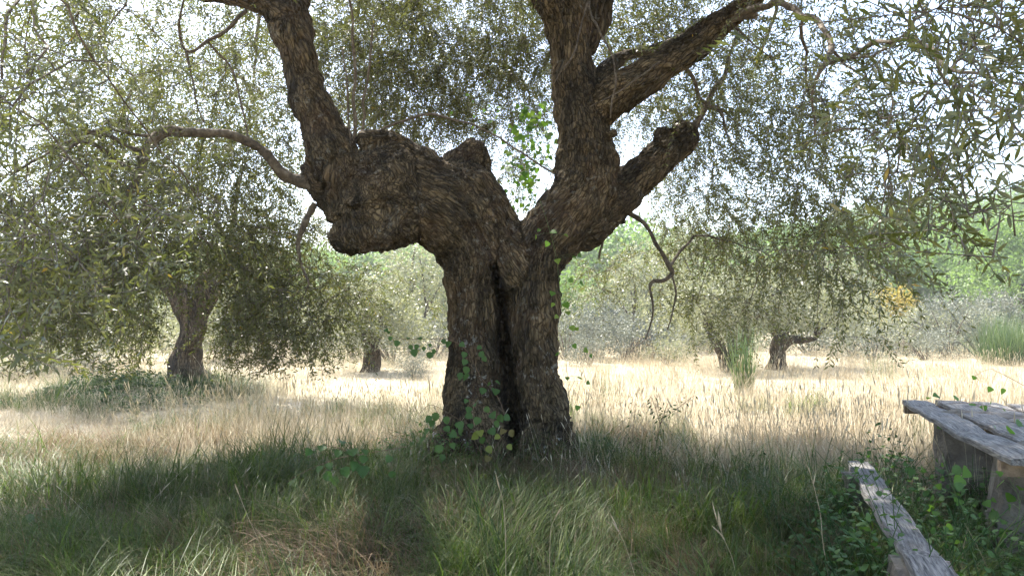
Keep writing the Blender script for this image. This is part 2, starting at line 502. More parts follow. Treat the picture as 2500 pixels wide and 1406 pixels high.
raw = Acc()
for k, pts in LIMBS.items():
    A = np.array([np.append(p, r) for p, r in pts])
    Cc = catmull(A, 5)
    Cc[:, 3] = np.maximum(Cc[:, 3], .012)
    SMOOTH[k] = Cc
    Vv, T, Q = tube(Cc[:, :3], Cc[:, 3], 18)
    raw.add(Vv, T, Q)
    # rounded ends
    for e in (0, -1):
        c, r = Cc[e, :3], Cc[e, 3]
        if k in ('right_low_fork', 'cut_knob') and e == -1: continue
        a = np.linspace(0, math.pi, 8)
        ring = np.stack([c + r * np.array((0, 0, math.cos(t))) for t in a])
        Vs, Ts, Qs = tube(ring + np.array([0, 0, 0]), np.maximum(r * np.sin(a), .002), 14)
        raw.add(Vs, Ts, Qs)
root = thing('olive_tree', (0.0, 7.3, 0.0), 'huge gnarled old olive with split trunk and sweeping limbs in the foreground', 'tree')
ROOT = np.array((0.0, 7.3, 0.0))
rm = raw.mesh('raw', None)
tmp = bpy.data.objects.new('raw', rm); C.objects.link(tmp)
md = tmp.modifiers.new('r', 'REMESH'); md.mode = 'VOXEL'; md.voxel_size = .021; md.adaptivity = 0
sm = tmp.modifiers.new('s', 'SMOOTH'); sm.factor = .5; sm.iterations = 5
dg = bpy.context.evaluated_depsgraph_get()
ev = tmp.evaluated_get(dg)
tm = bpy.data.meshes.new_from_object(ev)
bpy.data.objects.remove(tmp)
tm.name = 'trunk'
nv = len(tm.vertices)
co = np.empty(nv * 3, np.float32); tm.vertices.foreach_get('co', co); co = co.reshape(-1, 3).astype(float)
no = np.empty(nv * 3, np.float32); tm.vertices.foreach_get('normal', no); no = no.reshape(-1, 3).astype(float)
# bark coordinates: distance along the limb squeezed, offset from its axis kept
num = np.zeros((nv, 3)); den = np.full(nv, 1e9)
for li, (k, Cc) in enumerate(SMOOTH.items()):
    a, b = Cc[:-1], Cc[1:]
    seg = b[:, :3] - a[:, :3]; L = np.linalg.norm(seg, axis=1)
    s0 = np.concatenate([[0], np.cumsum(L)[:-1]]) + li * 3.7
    best = np.full(nv, 1e9); bc = np.zeros((nv, 3))
    for i in range(len(a)):
        rel = co - a[i, :3]
        t = np.clip(rel @ seg[i] / max(L[i] ** 2, 1e-9), 0, 1)
        c = a[i, :3] + t[:, None] * seg[i]
        r = a[i, 3] * (1 - t) + b[i, 3] * t
        off = co - c
        dist = np.linalg.norm(off, axis=1) - r
        q = off.copy()
        q = q - np.outer(q @ (seg[i] / L[i]), seg[i] / L[i]) * .8
        q = q + np.outer(s0[i] + t * L[i], seg[i] / L[i]) * 0.0
        q[:, 1] += (s0[i] + t * L[i]) * .3
        up = dist < best
        best[up] = dist[up]; bc[up] = q[up]
    best = best + .015 * noise3(co * 6, 300 + li)
    win_ = best < den
    den[win_] = best[win_]; num[win_] = bc[win_]
bark = num
bm = np.exp(-(np.linalg.norm(co - P(905, 500, 6.9), axis=1) / .62) ** 4)[:, None]
hard = (bm + .3 * noise3(co * 5, 310)[:, None] > .5)
bark = np.where(hard, (co @ np.array(((.8, .1, -.3), (0, 1, 0), (.35, 0, .45))) + .1 * np.stack([fbm(co * 3, 2, 81), fbm(co * 3, 2, 82), fbm(co * 3, 2, 83)], 1)), bark)
base_ = (co[:, 2] + .12 * noise3(co * 4, 311) < .5)[:, None]
bark = np.where(base_, co * np.array((1, 1, .28)), bark)
lump = fbm(co * 2.6, 3, 20)
burl = fbm(co * 7.0, 2, 30)
gro = 1 - np.abs(fbm(bark * np.array((8, 8, 8)), 2, 40))
rid = np.abs(fbm(bark * 21, 3, 50))
fin = fbm(bark * 46, 2, 60)
thick = sstep(.02, .16, 1.0) * 1.0
flute = sstep(2.5, 1.7, co[:, 2])
disp = -.03 * flute * sstep(.62, 1.0, 1 - np.abs(fbm(bark * np.array((6.5, 3.0, 6.5)), 2, 43))) + .034 * lump + .02 * burl - .022 * sstep(.78, 1.0, gro) + .014 * (rid - .3) + .012 * fin + .012 * fbm(co * 16, 2, 61) + bm[:, 0] * (.035 * fbm(co * 5, 2, 62) - .03 * sstep(.75, 1, 1 - np.abs(fbm(co * 3.4, 2, 63))))
# scale relief down on thin wood
thin = np.ones(nv)
for k, sc in (('left_top', .45), ('side_limb', .5), ('cut_knob', .3), ('bark_spur', .5)):
    Cc = SMOOTH[k]
    dmin = np.min(np.linalg.norm(co[:, None, :] - Cc[None, ::2, :3], axis=2), axis=1)
    thin = np.where(dmin < .13, np.minimum(thin, sc), thin)
co2 = co + no * (disp * thin)[:, None]
# knot holes and hollows
for px, py, d, rr, dp in ((1428, 375, 6.95, .055, .08), (1440, 420, 6.95, .035, .05), (1402, 455, 6.93, .03, .05), (1402, 522, 6.95, .045, .05), (1188, 606, 6.9, .03, .06), (890, 400, 6.5, .06, .06), (940, 545, 6.6, .08, .05), (1215, 690, 7.0, .06, .1), (1330, 800, 6.95, .035, .05), (1632, 318, 7.62, .07, .1), (990, 560, 6.7, .07, .05), (1295, 790, 6.95, .03, .04), (1350, 985, 6.95, .05, .07)):
    c = P(px, py, d)
    ray = norm(c - np.array((0, 0, CAMZ)))
    rel = co - np.array((0, 0, CAMZ))
    along = rel @ ray
    lat = np.linalg.norm(rel - np.outer(along, ray), axis=1)
    fr = (no @ ray < .1)
    co2 -= no * (dp * np.exp(-(lat / rr) ** 2 * 1.5) * fr * (np.abs(along - np.linalg.norm(c)) < .8))[:, None]
zc = np.array([P(1250, 1090, 7)[2], P(1240, 950, 7)[2], P(1226, 820, 7)[2], P(1214, 700, 7)[2], P(1205, 655, 7)[2]])
xc = np.array([P(1252, 1090, 7.0)[0], P(1242, 950, 7.0)[0], P(1228, 820, 7.0)[0], P(1218, 700, 7.0)[0], P(1208, 655, 7.0)[0]])
cx = np.interp(co[:, 2], zc, xc)
cw = np.interp(co[:, 2], [zc[0] - .25, zc[0], zc[2], zc[4], zc[4] + .06], [.03, .052, .05, .03, 0.0])
gsh = np.exp(-((co2[:, 0] - cx) / np.maximum(cw, 1e-3)) ** 4) * (co[:, 1] < 7.5) * (cw > .004)
co2[:, 1] += .3 * gsh
tm.vertices.foreach_set('co', (co2 - ROOT).astype(np.float32).ravel())
at = tm.attributes.new('barkco', 'FLOAT_VECTOR', 'POINT'); at.data.foreach_set('vector', bark.astype(np.float32).ravel())
tm.polygons.foreach_set('use_smooth', np.ones(len(tm.polygons), dtype=bool))
tm.materials.clear(); tm.materials.append(MAT['bark'])
tm.update()
trunk = obj('trunk', tm, root)
print('trunk verts', nv)

# ------------------------------------------------------------------ the great olive: thinner branches
NODES = []          # (pos, radius)
def add_nodes(Cc, step=1):
    for q in Cc[::step]: NODES.append((q[:3].copy(), q[3]))
for k, lo in (('left_top', .3), ('left_up', .75), ('right_up', .45), ('up_right', .4), ('right_half', .85), ('side_limb', .5), ('right_low', .9)):
    Cc = SMOOTH[k]; add_nodes(Cc[int(lo * len(Cc)):])

def branch_part(pts, name='branch', wob=.012, k=8):
    A = np.array([np.append(P(a, b, d), r / F * d) for a, b, d, r in pts])
    Cc = catmull(A, 6)
    Cc[:, :3] += wob * np.stack([noise3(Cc[:, :3] * 5 + 7 * i, 70 + i) for i in range(3)], 1)
    Cc[:, 3] *= 1 + .24 * noise3(Cc[:, :3] * 14, 77)
    Vv, T, Q = tube(Cc[:, :3], Cc[:, 3], k)
    ac = Acc(); ac.add(Vv, T, Q)
    o = obj(name, ac.mesh(name, MAT['branch'], origin=ROOT), root)
    add_nodes(Cc)
    return o
HAND = [
 [(1668, 345, 7.75, 20), (1700, 300, 7.85, 15), (1728, 245, 7.95, 12), (1775, 170, 8.1, 9), (1800, 80, 8.3, 6)],
 [(790, 470, 7.0, 30), (752, 455, 6.98, 25), (692, 425, 6.9, 20), (645, 380, 6.8, 18), (600, 345, 6.7, 16), (550, 326, 6.6, 15), (450, 320, 6.5, 17), (410, 322, 6.4, 19), (362, 358, 6.3, 18), (342, 400, 6.25, 16), (330, 460, 6.2, 14), (312, 480, 6.15, 9)],
 [(345, 368, 6.3, 9), (305, 350, 6.2, 10), (265, 328, 6.1, 9), (200, 330, 6.0, 7), (120, 362, 5.8, 6), (30, 420, 5.5, 4)],
 [(320, 418, 6.25, 9), (290, 408, 6.15, 10), (240, 360, 6.0, 8), (190, 345, 5.9, 7), (140, 380, 5.7, 5)],
 [(360, 330, 6.3, 7), (280, 316, 6.2, 8), (200, 330, 6.1, 7), (120, 362, 5.9, 5)],
 [(330, 470, 6.2, 7), (270, 510, 6.1, 6), (230, 560, 6.0, 4), (210, 640, 5.9, 3)],
 [(335, 480, 6.2, 6), (330, 530, 6.15, 5), (350, 620, 6.1, 3)],
 [(340, 480, 6.2, 6), (390, 520, 6.2, 5), (450, 540, 6.3, 4), (520, 600, 6.3, 3)],
 [(765, 500, 7.0, 14), (745, 545, 7.0, 13), (730, 590, 7.0, 9), (738, 640, 7.0, 6), (750, 700, 7.0, 4)],
 [(600, 30, 6.8, 9), (500, 110, 6.6, 7), (455, 125, 6.5, 6), (440, 60, 6.4, 5), (455, -20, 6.3, 4)],
 [(455, 125, 6.5, 6), (470, 200, 6.5, 4), (500, 300, 6.5, 3)],
 [(500, 110, 6.6, 5), (560, 160, 6.7, 5), (590, 260, 6.7, 4), (600, 350, 6.7, 4)],
 [(0, 190, 4.0, 6), (40, 20, 4.2, 7), (70, -40, 4.5, 8)],
 [(70, -40, 4.5, 6), (90, 70, 4.3, 6), (125, 125, 4.2, 5), (60, 180, 4.0, 3)],
 [(1790, 45, 6.6, 15), (1845, 18, 6.3, 14), (1900, 8, 6.0, 14), (1940, 20, 5.7, 13), (1995, 52, 5.4, 13), (2025, 95, 5.1, 13), (2022, 150, 4.8, 12), (2003, 190, 4.7, 9), (1985, 240, 4.7, 6), (1990, 330, 4.7, 5)],
 [(2012, 165, 4.8, 10), (2050, 150, 4.6, 11), (2095, 132, 4.4, 10), (2150, 102, 4.1, 9), (2225, 102, 3.8, 9), (2290, 140, 3.5, 9), (2340, 175, 3.2, 8), (2420, 195, 2.9, 6), (2520, 215, 2.7, 5)],
 [(2050, 150, 4.6, 5), (2120, 135, 4.5, 6), (2150, 170, 4.4, 5), (2175, 240, 4.3, 4), (2160, 300, 4.3, 3)],
 [(2280, 135, 3.5, 5), (2300, 180, 3.5, 6), (2400, 240, 3.2, 5), (2480, 310, 2.9, 4), (2560, 360, 2.7, 3)],
 [(1780, 60, 6.6, 16), (1815, 42, 6.5, 16), (1842, 38, 6.4, 14)],
 [(1495, 515, 7.5, 12), (1540, 530, 7.6, 11), (1575, 550, 7.6, 9), (1605, 600, 7.6, 8), (1632, 645, 7.6, 10), (1640, 665, 7.6, 11), (1618, 685, 7.6, 9), (1592, 695, 7.6, 7), (1598, 760, 7.6, 4), (1575, 830, 7.6, 3)],
 [(1636, 650, 7.6, 7), (1660, 620, 7.7, 6), (1690, 570, 7.8, 5)],
 [(1640, 670, 7.6, 5), (1650, 740, 7.6, 4), (1630, 810, 7.6, 2.5)],
 [(1672, 165, 6.9, 9), (1690, 190, 7.0, 8), (1708, 240, 7.1, 8), (1730, 262, 7.2, 8), (1760, 280, 7.2, 6), (1780, 340, 7.2, 4)],
 [(1722, 258, 7.2, 6), (1700, 300, 7.2, 4)],
 [(1445, 560, 7.5, 6), (1470, 585, 7.6, 6), (1465, 630, 7.6, 4)],
 [(1430, -10, 7.0, 6), (1450, 60, 6.8, 5), (1490, 120, 6.6, 4), (1500, 200, 6.5, 4), (1490, 290, 6.5, 3.5)],
 [(1440, -30, 7.0, 5), (1420, 60, 6.8, 4), (1395, 140, 6.6, 3), (1352, 200, 6.5, 2)],
 [(1620, 150, 6.8, 5), (1560, 190, 6.7, 4), (1500, 230, 6.6, 3), (1440, 260, 6.5, 2)],
 [(845, 370, 6.95, 8), (862, 330, 6.95, 8), (866, 240, 6.95, 7), (862, 120, 6.95, 6), (850, -30, 6.9, 5)],
 [(872, 350, 6.98, 6), (885, 290, 7.0, 6), (896, 200, 7.0, 5), (905, 60, 7.0, 4)],
 [(855, 350, 6.9, 4), (850, 250, 6.9, 4), (838, 120, 6.9, 3)],
 [(868, 345, 7.0, 4), (1000, 290, 7.1, 5), (1080, 285, 7.2, 5), (1200, 330, 7.2, 4), (1350, 420, 7.1, 4)],
 [(1130, -470, 6.6, 20), (900, -420, 5.5, 15), (600, -300, 4.5, 11), (300, -200, 3.6, 8), (100, -60, 3.0, 6)],
 [(640, -430, 7.2, 20), (300, -350, 8.0, 15), (100, -100, 8.5, 11)],
 [(1600, -520, 8.0, 17), (1800, -300, 9.0, 13), (1900, -50, 9.2, 9), (1850, 150, 9.3, 6)],
 [(1130, -470, 6.6, 18), (1100, -300, 8.5, 13), (1050, -60, 9.8, 9), (1000, 120, 10.0, 6)],
 [(2060, -150, 5.6, 14), (2200, -150, 4.2, 10), (2350, -60, 3.0, 7), (2440, 60, 2.5, 5)],
 [(640, -430, 7.2, 17), (700, -250, 9.0, 12), (640, 0, 10.0, 8), (620, 200, 10.0, 5)],
]
for hi, h in enumerate(HAND): branch_part([(a, b, d, r * (.72 if hi == 1 else .6)) for a, b, d, r in h], wob=.03)

# foliage masses: pixel x, y, depth, radius (m), amount
BLOBS = [
 # left drooping side
 (60, 120, 5.5, 1.1, .45), (250, 90, 6.8, 1.2, .22), (430, 130, 7.6, 1.1, .42), (600, 230, 8.8, 1.1, .9), (150, 330, 6.2, 1.1, .65), (370, 300, 7.4, 1.1, .6), (560, 430, 8.2, 1.0, 1.2),
 (80, 520, 5.4, .9, 1.2), (250, 500, 6.4, 1.0, 1.3), (420, 500, 7.2, 1.0, 1.3), (620, 560, 8.2, .9, 1.3), (60, 660, 5.4, .8, 1.3), (220, 660, 6.4, .85, 1.3), (380, 640, 7.2, .8, 1.2), (550, 660, 7.8, .8, 1.35), (700, 640, 8.2, .75, 1.3),
 (110, 790, 5.8, .6, 1.0), (260, 790, 6.8, .6, .9), (50, 850, 5.6, .4, .8), (600, 770, 7.4, .65, 1.5), (720, 750, 7.6, .6, 1.5), (780, 800, 7.6, .45, 1.3), (560, 850, 7.4, .4, 1.0), (660, 870, 7.4, .4, 1.1), (760, 880, 7.5, .3, .9), (840, 700, 8.2, .45, .8),
 (350, 800, 8.0, .6, .6), (200, 860, 7.0, .35, .5),
 # close to the camera on the left
 (40, 580, 2.6, .32, .9), (190, 640, 2.9, .3, .7), (330, 590, 3.2, .28, .6), (30, 260, 2.8, .4, .4), (230, 150, 3.2, .45, .35), (20, 730, 2.7, .28, .5), (480, 480, 4.0, .3, .4),
 # behind the trunk
 (880, 60, 9.5, 1.1, .95), (1030, 120, 10.2, 1.1, 1.0), (1180, 80, 9.8, 1.1, .95), (930, 240, 10.0, .8, 1.1), (1080, 270, 10.4, .8, 1.0), (1230, 260, 10.2, .8, .95), (1270, 420, 10.5, .6, .6), (860, 200, 9.0, .7, .7), (950, 690, 10.5, .5, .55), (1070, 760, 10.5, .4, .5), (900, 770, 10, .35, .5), (1290, 110, 9.5, .8, .8),
 # right side
 (1560, 60, 8.8, 1.0, .9), (1720, 60, 8.2, 1.0, .8), (1590, 250, 9.6, .9, .9), (1740, 230, 8.8, .9, .9), (1880, 140, 7.0, .9, .9), (1840, 330, 8.0, .9, 1.0), (1990, 300, 6.2, .8, .95), (1600, 440, 9.8, .8, .75), (1740, 450, 9.0, .85, .95), (1890, 480, 7.8, .8, 1.0), (2030, 470, 6.2, .7, .9), (1620, 590, 9.6, .7, .7), (1760, 610, 8.8, .7, .9), (1890, 630, 7.8, .6, .9), (2010, 600, 6.6, .6, .8), (1500, 640, 10, .6, .5), (1700, 740, 8.8, .5, .6), (1830, 740, 8.0, .45, .55), (2060, 690, 6.0, .4, .5), (2040, 800, 6.0, .2, .3), (1450, 690, 10.2, .4, .4),
 (2100, 180, 5.0, .8, .8), (2170, 380, 4.8, .6, .8), (2160, 560, 4.6, .45, .7), (2250, 60, 4.4, .7, .7),
 # close to the camera on the right
 (2290, 20, 2.2, .28, .9), (2440, 70, 1.9, .28, 1.1), (2380, 250, 2.0, .2, .8), (2480, 330, 1.9, .2, .8), (2230, 270, 2.5, .26, .7), (2190, 420, 2.6, .24, .7), (2340, 430, 2.1, .18, .65), (2470, 500, 1.9, .16, .7), (2290, 560, 2.1, .15, .8), (2420, 590, 1.9, .12, .8), (2150, 600, 2.7, .2, .8), (2490, 130, 2.6, .3, .9),
]
BL = [(P(a, b, d), r, w * (.62 if a > 2040 else (1.25 if b < 350 else .9) if a > 1400 else 1.9 if 800 < a < 1350 and b < 450 else 1.3 if a < 800 and b < 450 else 1)) for a, b, d, r, w in BLOBS]
# the crown above and around, outside the picture, that shades the place
rr = np.random.default_rng(21)
for k in range(56):
    ang = rr.uniform(0, 2 * math.pi); rad = 4.6 * math.sqrt(rr.uniform(0, 1))
    c = np.array((rad * math.cos(ang), 7.0 + rad * math.sin(ang) * 1.05, 6.6 - .1 * rad ** 2 + rr.uniform(-.6, .5)))
    u, v, f = proj(c[None])
    if -200 < u[0] < 2700 and v[0] > -260: continue
    BL.append((c, 1.05, 1.0 if c[0] > -2.0 else .2))
for c in ((-4.6, 4.2, 3.4), (-3.2, 2.6, 3.9), (-1.2, 3.2, 4.4), (1.0, 3.4, 4.5), (2.6, 3.0, 4.0), (3.8, 4.2, 3.6), (4.6, 5.6, 3.4), (-2.4, 4.6, 4.9), (2.2, 4.9, 5.0), (0.1, 5.0, 5.3), (-.4, 1.6, 3.9), (1.4, 1.4, 3.6)):
    BL.append((np.array(c), .95, .85))

for c in ((-1.6, 7.4, 5.4), (-.2, 7.2, 5.5), (1.2, 7.3, 5.4), (-1.4, 8.8, 5.6), (.2, 8.8, 5.7), (1.7, 8.7, 5.4), (-.6, 9.9, 5.2), (1.0, 9.9, 5.2), (-2.6, 8.2, 5.2)):
    BL.append((np.array(c), 1.05, 1.35))

NSHOOT = 158
order = sorted(range(len(BL)), key=lambda i: min(np.linalg.norm(BL[i][0] - n[0]) for n in NODES[::3]))
prng = np.random.default_rng(5)

def curve_to(p0, p1, arch, n):
    t = np.linspace(0, 1, n)[:, None]
    L = np.linalg.norm(p1 - p0)
    side = prng.normal(size=3) * .12 * L
    m1 = p0 * .67 + p1 * .33 + np.array((0, 0, arch * L)) + side
    m2 = p0 * .33 + p1 * .67 + np.array((0, 0, arch * L * .8)) + side
    q = (1 - t) ** 3 * p0 + 3 * (1 - t) ** 2 * t * m1 + 3 * (1 - t) * t ** 2 * m2 + t ** 3 * p1
    q[1:-1] += prng.normal(size=(n - 2, 3)) * .012
    return q

TRUNK_AX = np.array((0.1, 7.3))
def in_front(p):
    """keeps the view of the bare trunk and limbs clear of hanging shoots"""
    u, v, f = proj(p)
    core = ((u > 1060) & (u < 1420) & (v > 430)) | ((u > 790) & (u < 1300) & (v > 350) & (v < 640)) | ((u > 1330) & (u < 1500) & (v > -50)) | ((u > 700 - 0) & (u < 860) & (v > 60) & (v < 520) & (u > 640 + v * .28) & (u < 760 + v * .3))
    win = (u > 360) & (u < 570) & (v > 670) & (f < 13)
    if not win.any(): return core & (f < 7.6) & (v > -40)
    jit = 28 * noise3(p * 9, 91)
    win = (u + jit > 400) & (u + jit < 525 - .12 * (v - 700)) & (v > 705 + jit) & (f < 13)
    return (core & (f < 7.6) & (v > -40)) | (win & (noise3(p[:1] * 31, 92)[0] < .3))

def nodes_tree(N):
    kd = kdtree.KDTree(len(N))
    for i, n in enumerate(N): kd.insert(Vector(n[0]), i)
    kd.balance(); return kd

for bi in order:
    c, r, w = BL[bi]
    arr = np.array([n[0] for n in NODES])
    dd = np.linalg.norm(arr - c, axis=1) + .35 * np.maximum(0, c[2] - arr[:, 2])
    j = int(np.argmin(dd))
    p0, r0 = NODES[j]
    dist = np.linalg.norm(c - p0)
    if dist < .15: continue
    n = max(5, int(dist / .12))
    q = curve_to(p0, c, .16, n)
    if in_front(q).mean() > .15:
        q = curve_to(p0, c, .55, n)
    ra = min(r0 * .8, .01 + .007 * dist); rad = np.linspace(ra, min(.006, ra), n)
    Vv, T, Q = tube(q, rad, 6)
    ac = Acc(); ac.add(Vv, T, Q)
    obj('branch', ac.mesh('branch', MAT['branch'], origin=ROOT), root)
    for a, b in zip(q, rad): NODES.append((a, b))

twigs = Acc()
kd = nodes_tree(NODES)
TN = list(NODES)
for bi, (c, r, w) in enumerate(BL):
    for k in range(max(4, int(11 * w * max(r, .5)))):
        tgt = c + rdir(1, prng)[0] * r * prng.uniform(.3, .95) * np.array((1, 1, .8))
        _, j, dist = kd.find(Vector(tgt))
        p0, r0 = NODES[j]
        if dist < .08 or dist > 2.2: continue
        n = max(4, int(dist / .1))
        q = curve_to(p0, tgt, .1, n)
        if in_front(q).any(): continue
        rad = np.linspace(min(.006, r0 * .8), .0026, n)
        Vv, T, Q = tube(q, rad, 4, cap=False)
        twigs.add(Vv, T, Q)
        for a, b in zip(q, rad): TN.append((a, b))
kd = nodes_tree(TN)
# shoots with leaves
lp, ld, lu, ll, lw, lt = [], [], [], [], [], []
NS = 9
for bi, (c, r, w) in enumerate(BL):
    ns = int(NSHOOT * w * (r ** 2 + .25 * r) * 1.25)
    dcam = np.linalg.norm(c - np.array((0, 0, CAMZ)))
    for k in range(ns):
        tgt = c + rdir(1, prng)[0] * r * (prng.uniform(.02, 1) ** .5 * 1.25) * np.array((1, 1, .9))
        _, j, dist = kd.find(Vector(tgt))
        if dist > .75: continue
        p0 = TN[j][0]
        out = np.array((tgt[0] - TRUNK_AX[0], tgt[1] - TRUNK_AX[1], 0)); out /= max(np.linalg.norm(out), .1)
        d = norm(norm(tgt - p0) * .7 + out * .25 + rdir(1, prng)[0] * .55 + np.array((0, 0, -.15)))
        L = prng.uniform(.28, .62)
        droop = prng.uniform(.15, .75) if dcam > 3.4 else prng.uniform(-.05, .3)
        s = np.linspace(0, 1, NS)[:, None]
        q = p0 + d * L * s + np.array((0, 0, -1)) * droop * L * s ** 2 + (rdir(1, prng)[0] * .05) * np.sin(s * 3.1)
        uu, vv, ff = proj(q)
        if (vv > (720 if (dcam < 3.6 and c[0] > 0) else 925)).any() and (uu < 2500).any() and (uu > 0).any() and ff.min() < 9.5: continue
        if in_front(q).any() or (dcam < 4 and np.linalg.norm(q - np.array((0, 0, CAMZ)), axis=1).min() < 1.0): continue
        Vv, T, Q = tube(q[::4], np.linspace(.0022, .001, 3), 3, cap=False)
        twigs.add(Vv, T, Q)
        npair = int(L / prng.uniform(.026, .036))
        tt = np.linspace(.1, 1.0, npair)
        x = tt * (NS - 1); i0 = np.minimum(x.astype(int), NS - 2); fr = (x - i0)[:, None]
        pos = q[i0] * (1 - fr) + q[i0 + 1] * fr
        tan = norm(q[i0 + 1] - q[i0])
        rv = norm(np.cross(tan, rdir(1, prng)[0])); rb = np.cross(tan, rv)
        ph = np.arange(npair) * (math.pi / 2) + prng.uniform(0, 3)
        sidev = np.cos(ph)[:, None] * rv + np.sin(ph)[:, None] * rb
        base = prng.uniform(.1, .72)
        for sg in (1, -1):
            keep = prng.uniform(size=npair) < .9
            dd = norm(tan * prng.uniform(.5, 1.1, (npair, 1)) + sg * sidev * .8 + prng.normal(size=(npair, 3)) * .22)
            lp.append(pos[keep]); ld.append(dd[keep])
            lu.append((tan + np.array((0, 0, .8)) + prng.normal(size=(npair, 3)) * .45)[keep])
            g = (.6 + .4 * np.sin(tt * 2.6))[keep]
            m = keep.sum()
            ll.append(prng.uniform(.04, .066, m) * g)
            lw.append(prng.uniform(.0095, .0138, m) * g)
            t_ = np.clip(base + prng.normal(size=m) * .14, 0, .95)
            t_[prng.uniform(size=m) < .012] = 1.0
            lt.append(t_)
lp = np.vstack(lp); ld = np.vstack(ld); lu = np.vstack(lu); ll = np.concatenate(ll); lw = np.concatenate(lw); lt = np.concatenate(lt)
u, v, f = proj(lp)
size = np.where((u > 0) & (u < 2500) & (v > 0) & (v < 1406), ll / f, 0)
near_ix = np.argsort(-size)[:300]
is_near = np.zeros(len(lp), bool); is_near[near_ix] = True
crown = Acc()
close = (np.linalg.norm(lp - np.array((0, 0, CAMZ)), axis=1) < 4.6) & ~is_near
sel = close
leaves(crown, lp[sel], ld[sel], lu[sel], ll[sel], lw[sel], lt[sel])
sel = ~close & ~is_near
leaves(crown, lp[sel], ld[sel], lu[sel], ll[sel] * 1.05, lw[sel] * 1.2, lt[sel], LEAF4, LEAF4_T)
cr = obj('crown', crown.mesh('crown', MAT['olive_leaf'], origin=ROOT, smooth=False), root); cr['kind'] = 'stuff'
tw = obj('twigs', twigs.mesh('twigs', MAT['twig'], origin=ROOT), root); tw['kind'] = 'stuff'
print('leaves', len(lp), 'nodes', len(TN))
# the leaves that show largest, each a piece of its own (shared meshes)
LEAF_ME = []
for tv in range(6):
    prof = [(0, .02), (.12, .2), (.3, .42), (.5, .5), (.7, .43), (.86, .24), (1, 0)]
    Vl = []
    bend = (-.10, .02, -.16, -.05, .07, -.12)[tv]
    for a, h in prof[:-1]:
        z = bend * a * a
        Vl += [(a, h, z + .05 * h), (a, 0, z - .03), (a, -h, z + .05 * h)]
    Vl.append((1, 0, bend))
    T = []; Q = []
    for i in range(5):
        q = i * 3
        Q += [(q, q + 1, q + 4, q + 3), (q + 1, q + 2, q + 5, q + 4)]
    T += [(15, 16, 18), (16, 17, 18)]
    ac = Acc(); ac.add(np.array(Vl), np.array(T)[:, ::-1], np.array(Q)[:, ::-1], (.1, .25, .4, .55, .7, .3)[tv])
    LEAF_ME.append(ac.mesh('leaf', MAT['olive_leaf']))

def place(name, me, pos, d, up, L, W, parent, origin):
    d = norm(d); s = norm(np.cross(up, d) + 1e-6); n = np.cross(d, s)
    o = bpy.data.objects.new(name, me)
    pos = pos - origin
    o.matrix_basis = Matrix(((d[0] * L, s[0] * W, n[0] * L, pos[0]), (d[1] * L, s[1] * W, n[1] * L, pos[1]), (d[2] * L, s[2] * W, n[2] * L, pos[2]), (0, 0, 0, 1)))
    C.objects.link(o); o.parent = parent
    return o
for i in near_ix:
    place('leaf', LEAF_ME[int(lt[i] * 97) % 6], lp[i], ld[i], lu[i], ll[i], lw[i], root, ROOT)

# ------------------------------------------------------------------ other trees and shrubs
def bark_tube(acc_pts, k=10, seed=0, amp=.26):
    Cc = catmull(np.asarray(acc_pts, float), 6)
    Vv, T, Q = tube(Cc[:, :3], Cc[:, 3], k)
    n = len(Vv)
    ax = np.repeat(Cc[:, :3], k, axis=0)
    m = len(ax)
    off = Vv[:m] - ax
    f = 1 + amp * fbm(np.stack([off[:, 0] * 9, off[:, 1] * 9, Vv[:m, 2] * 2.2], 1), 2, seed) + amp * .8 * fbm(Vv[:m] * 2.5, 2, seed + 3)
    Vv[:m] = ax + off * f[:, None]
    return Vv, T, Q

def crown_leaves(acc, clumps, n, leaf, rng, sd=.55, wid=.34, tri4=True, droop=-.3):
    """n leaves gathered in small sprays through the clumps (x,y,z,r)"""
    cl = np.asarray(clumps, float)
    w = cl[:, 3] ** 2; w = w / w.sum()
    nsp = max(1, n // 9)
    ci = rng.choice(len(cl), nsp, p=w)
    dv = rdir(nsp, rng)
    rad = cl[ci, 3] * rng.uniform(.25, 1.08, nsp) ** .45
    sp = cl[ci, :3] + dv * rad[:, None] * np.array((1, 1, .8))
    sdir = norm(dv * .8 + np.array((0, 0, droop)) + rdir(nsp, rng) * .6)
    st = rng.uniform(0, 1, nsp)
    pos = np.repeat(sp, 9, 0) + np.repeat(sdir, 9, 0) * (np.tile(np.linspace(0, 1, 9), nsp) * leaf * 4)[:, None] + rng.normal(size=(nsp * 9, 3)) * leaf * .5
    d = norm(np.repeat(sdir, 9, 0) * .8 + rdir(nsp * 9, rng))
    m = len(pos)
    tone = np.clip(np.repeat(st, 9) * .7 + rng.uniform(0, .3, m), 0, 1)
    L = leaf * rng.uniform(.7, 1.25, m)
    leaves(acc, pos, d, rdir(m, rng) + np.array((0, 0, .7)), L, L * wid, tone, LEAF4, LEAF4_T)

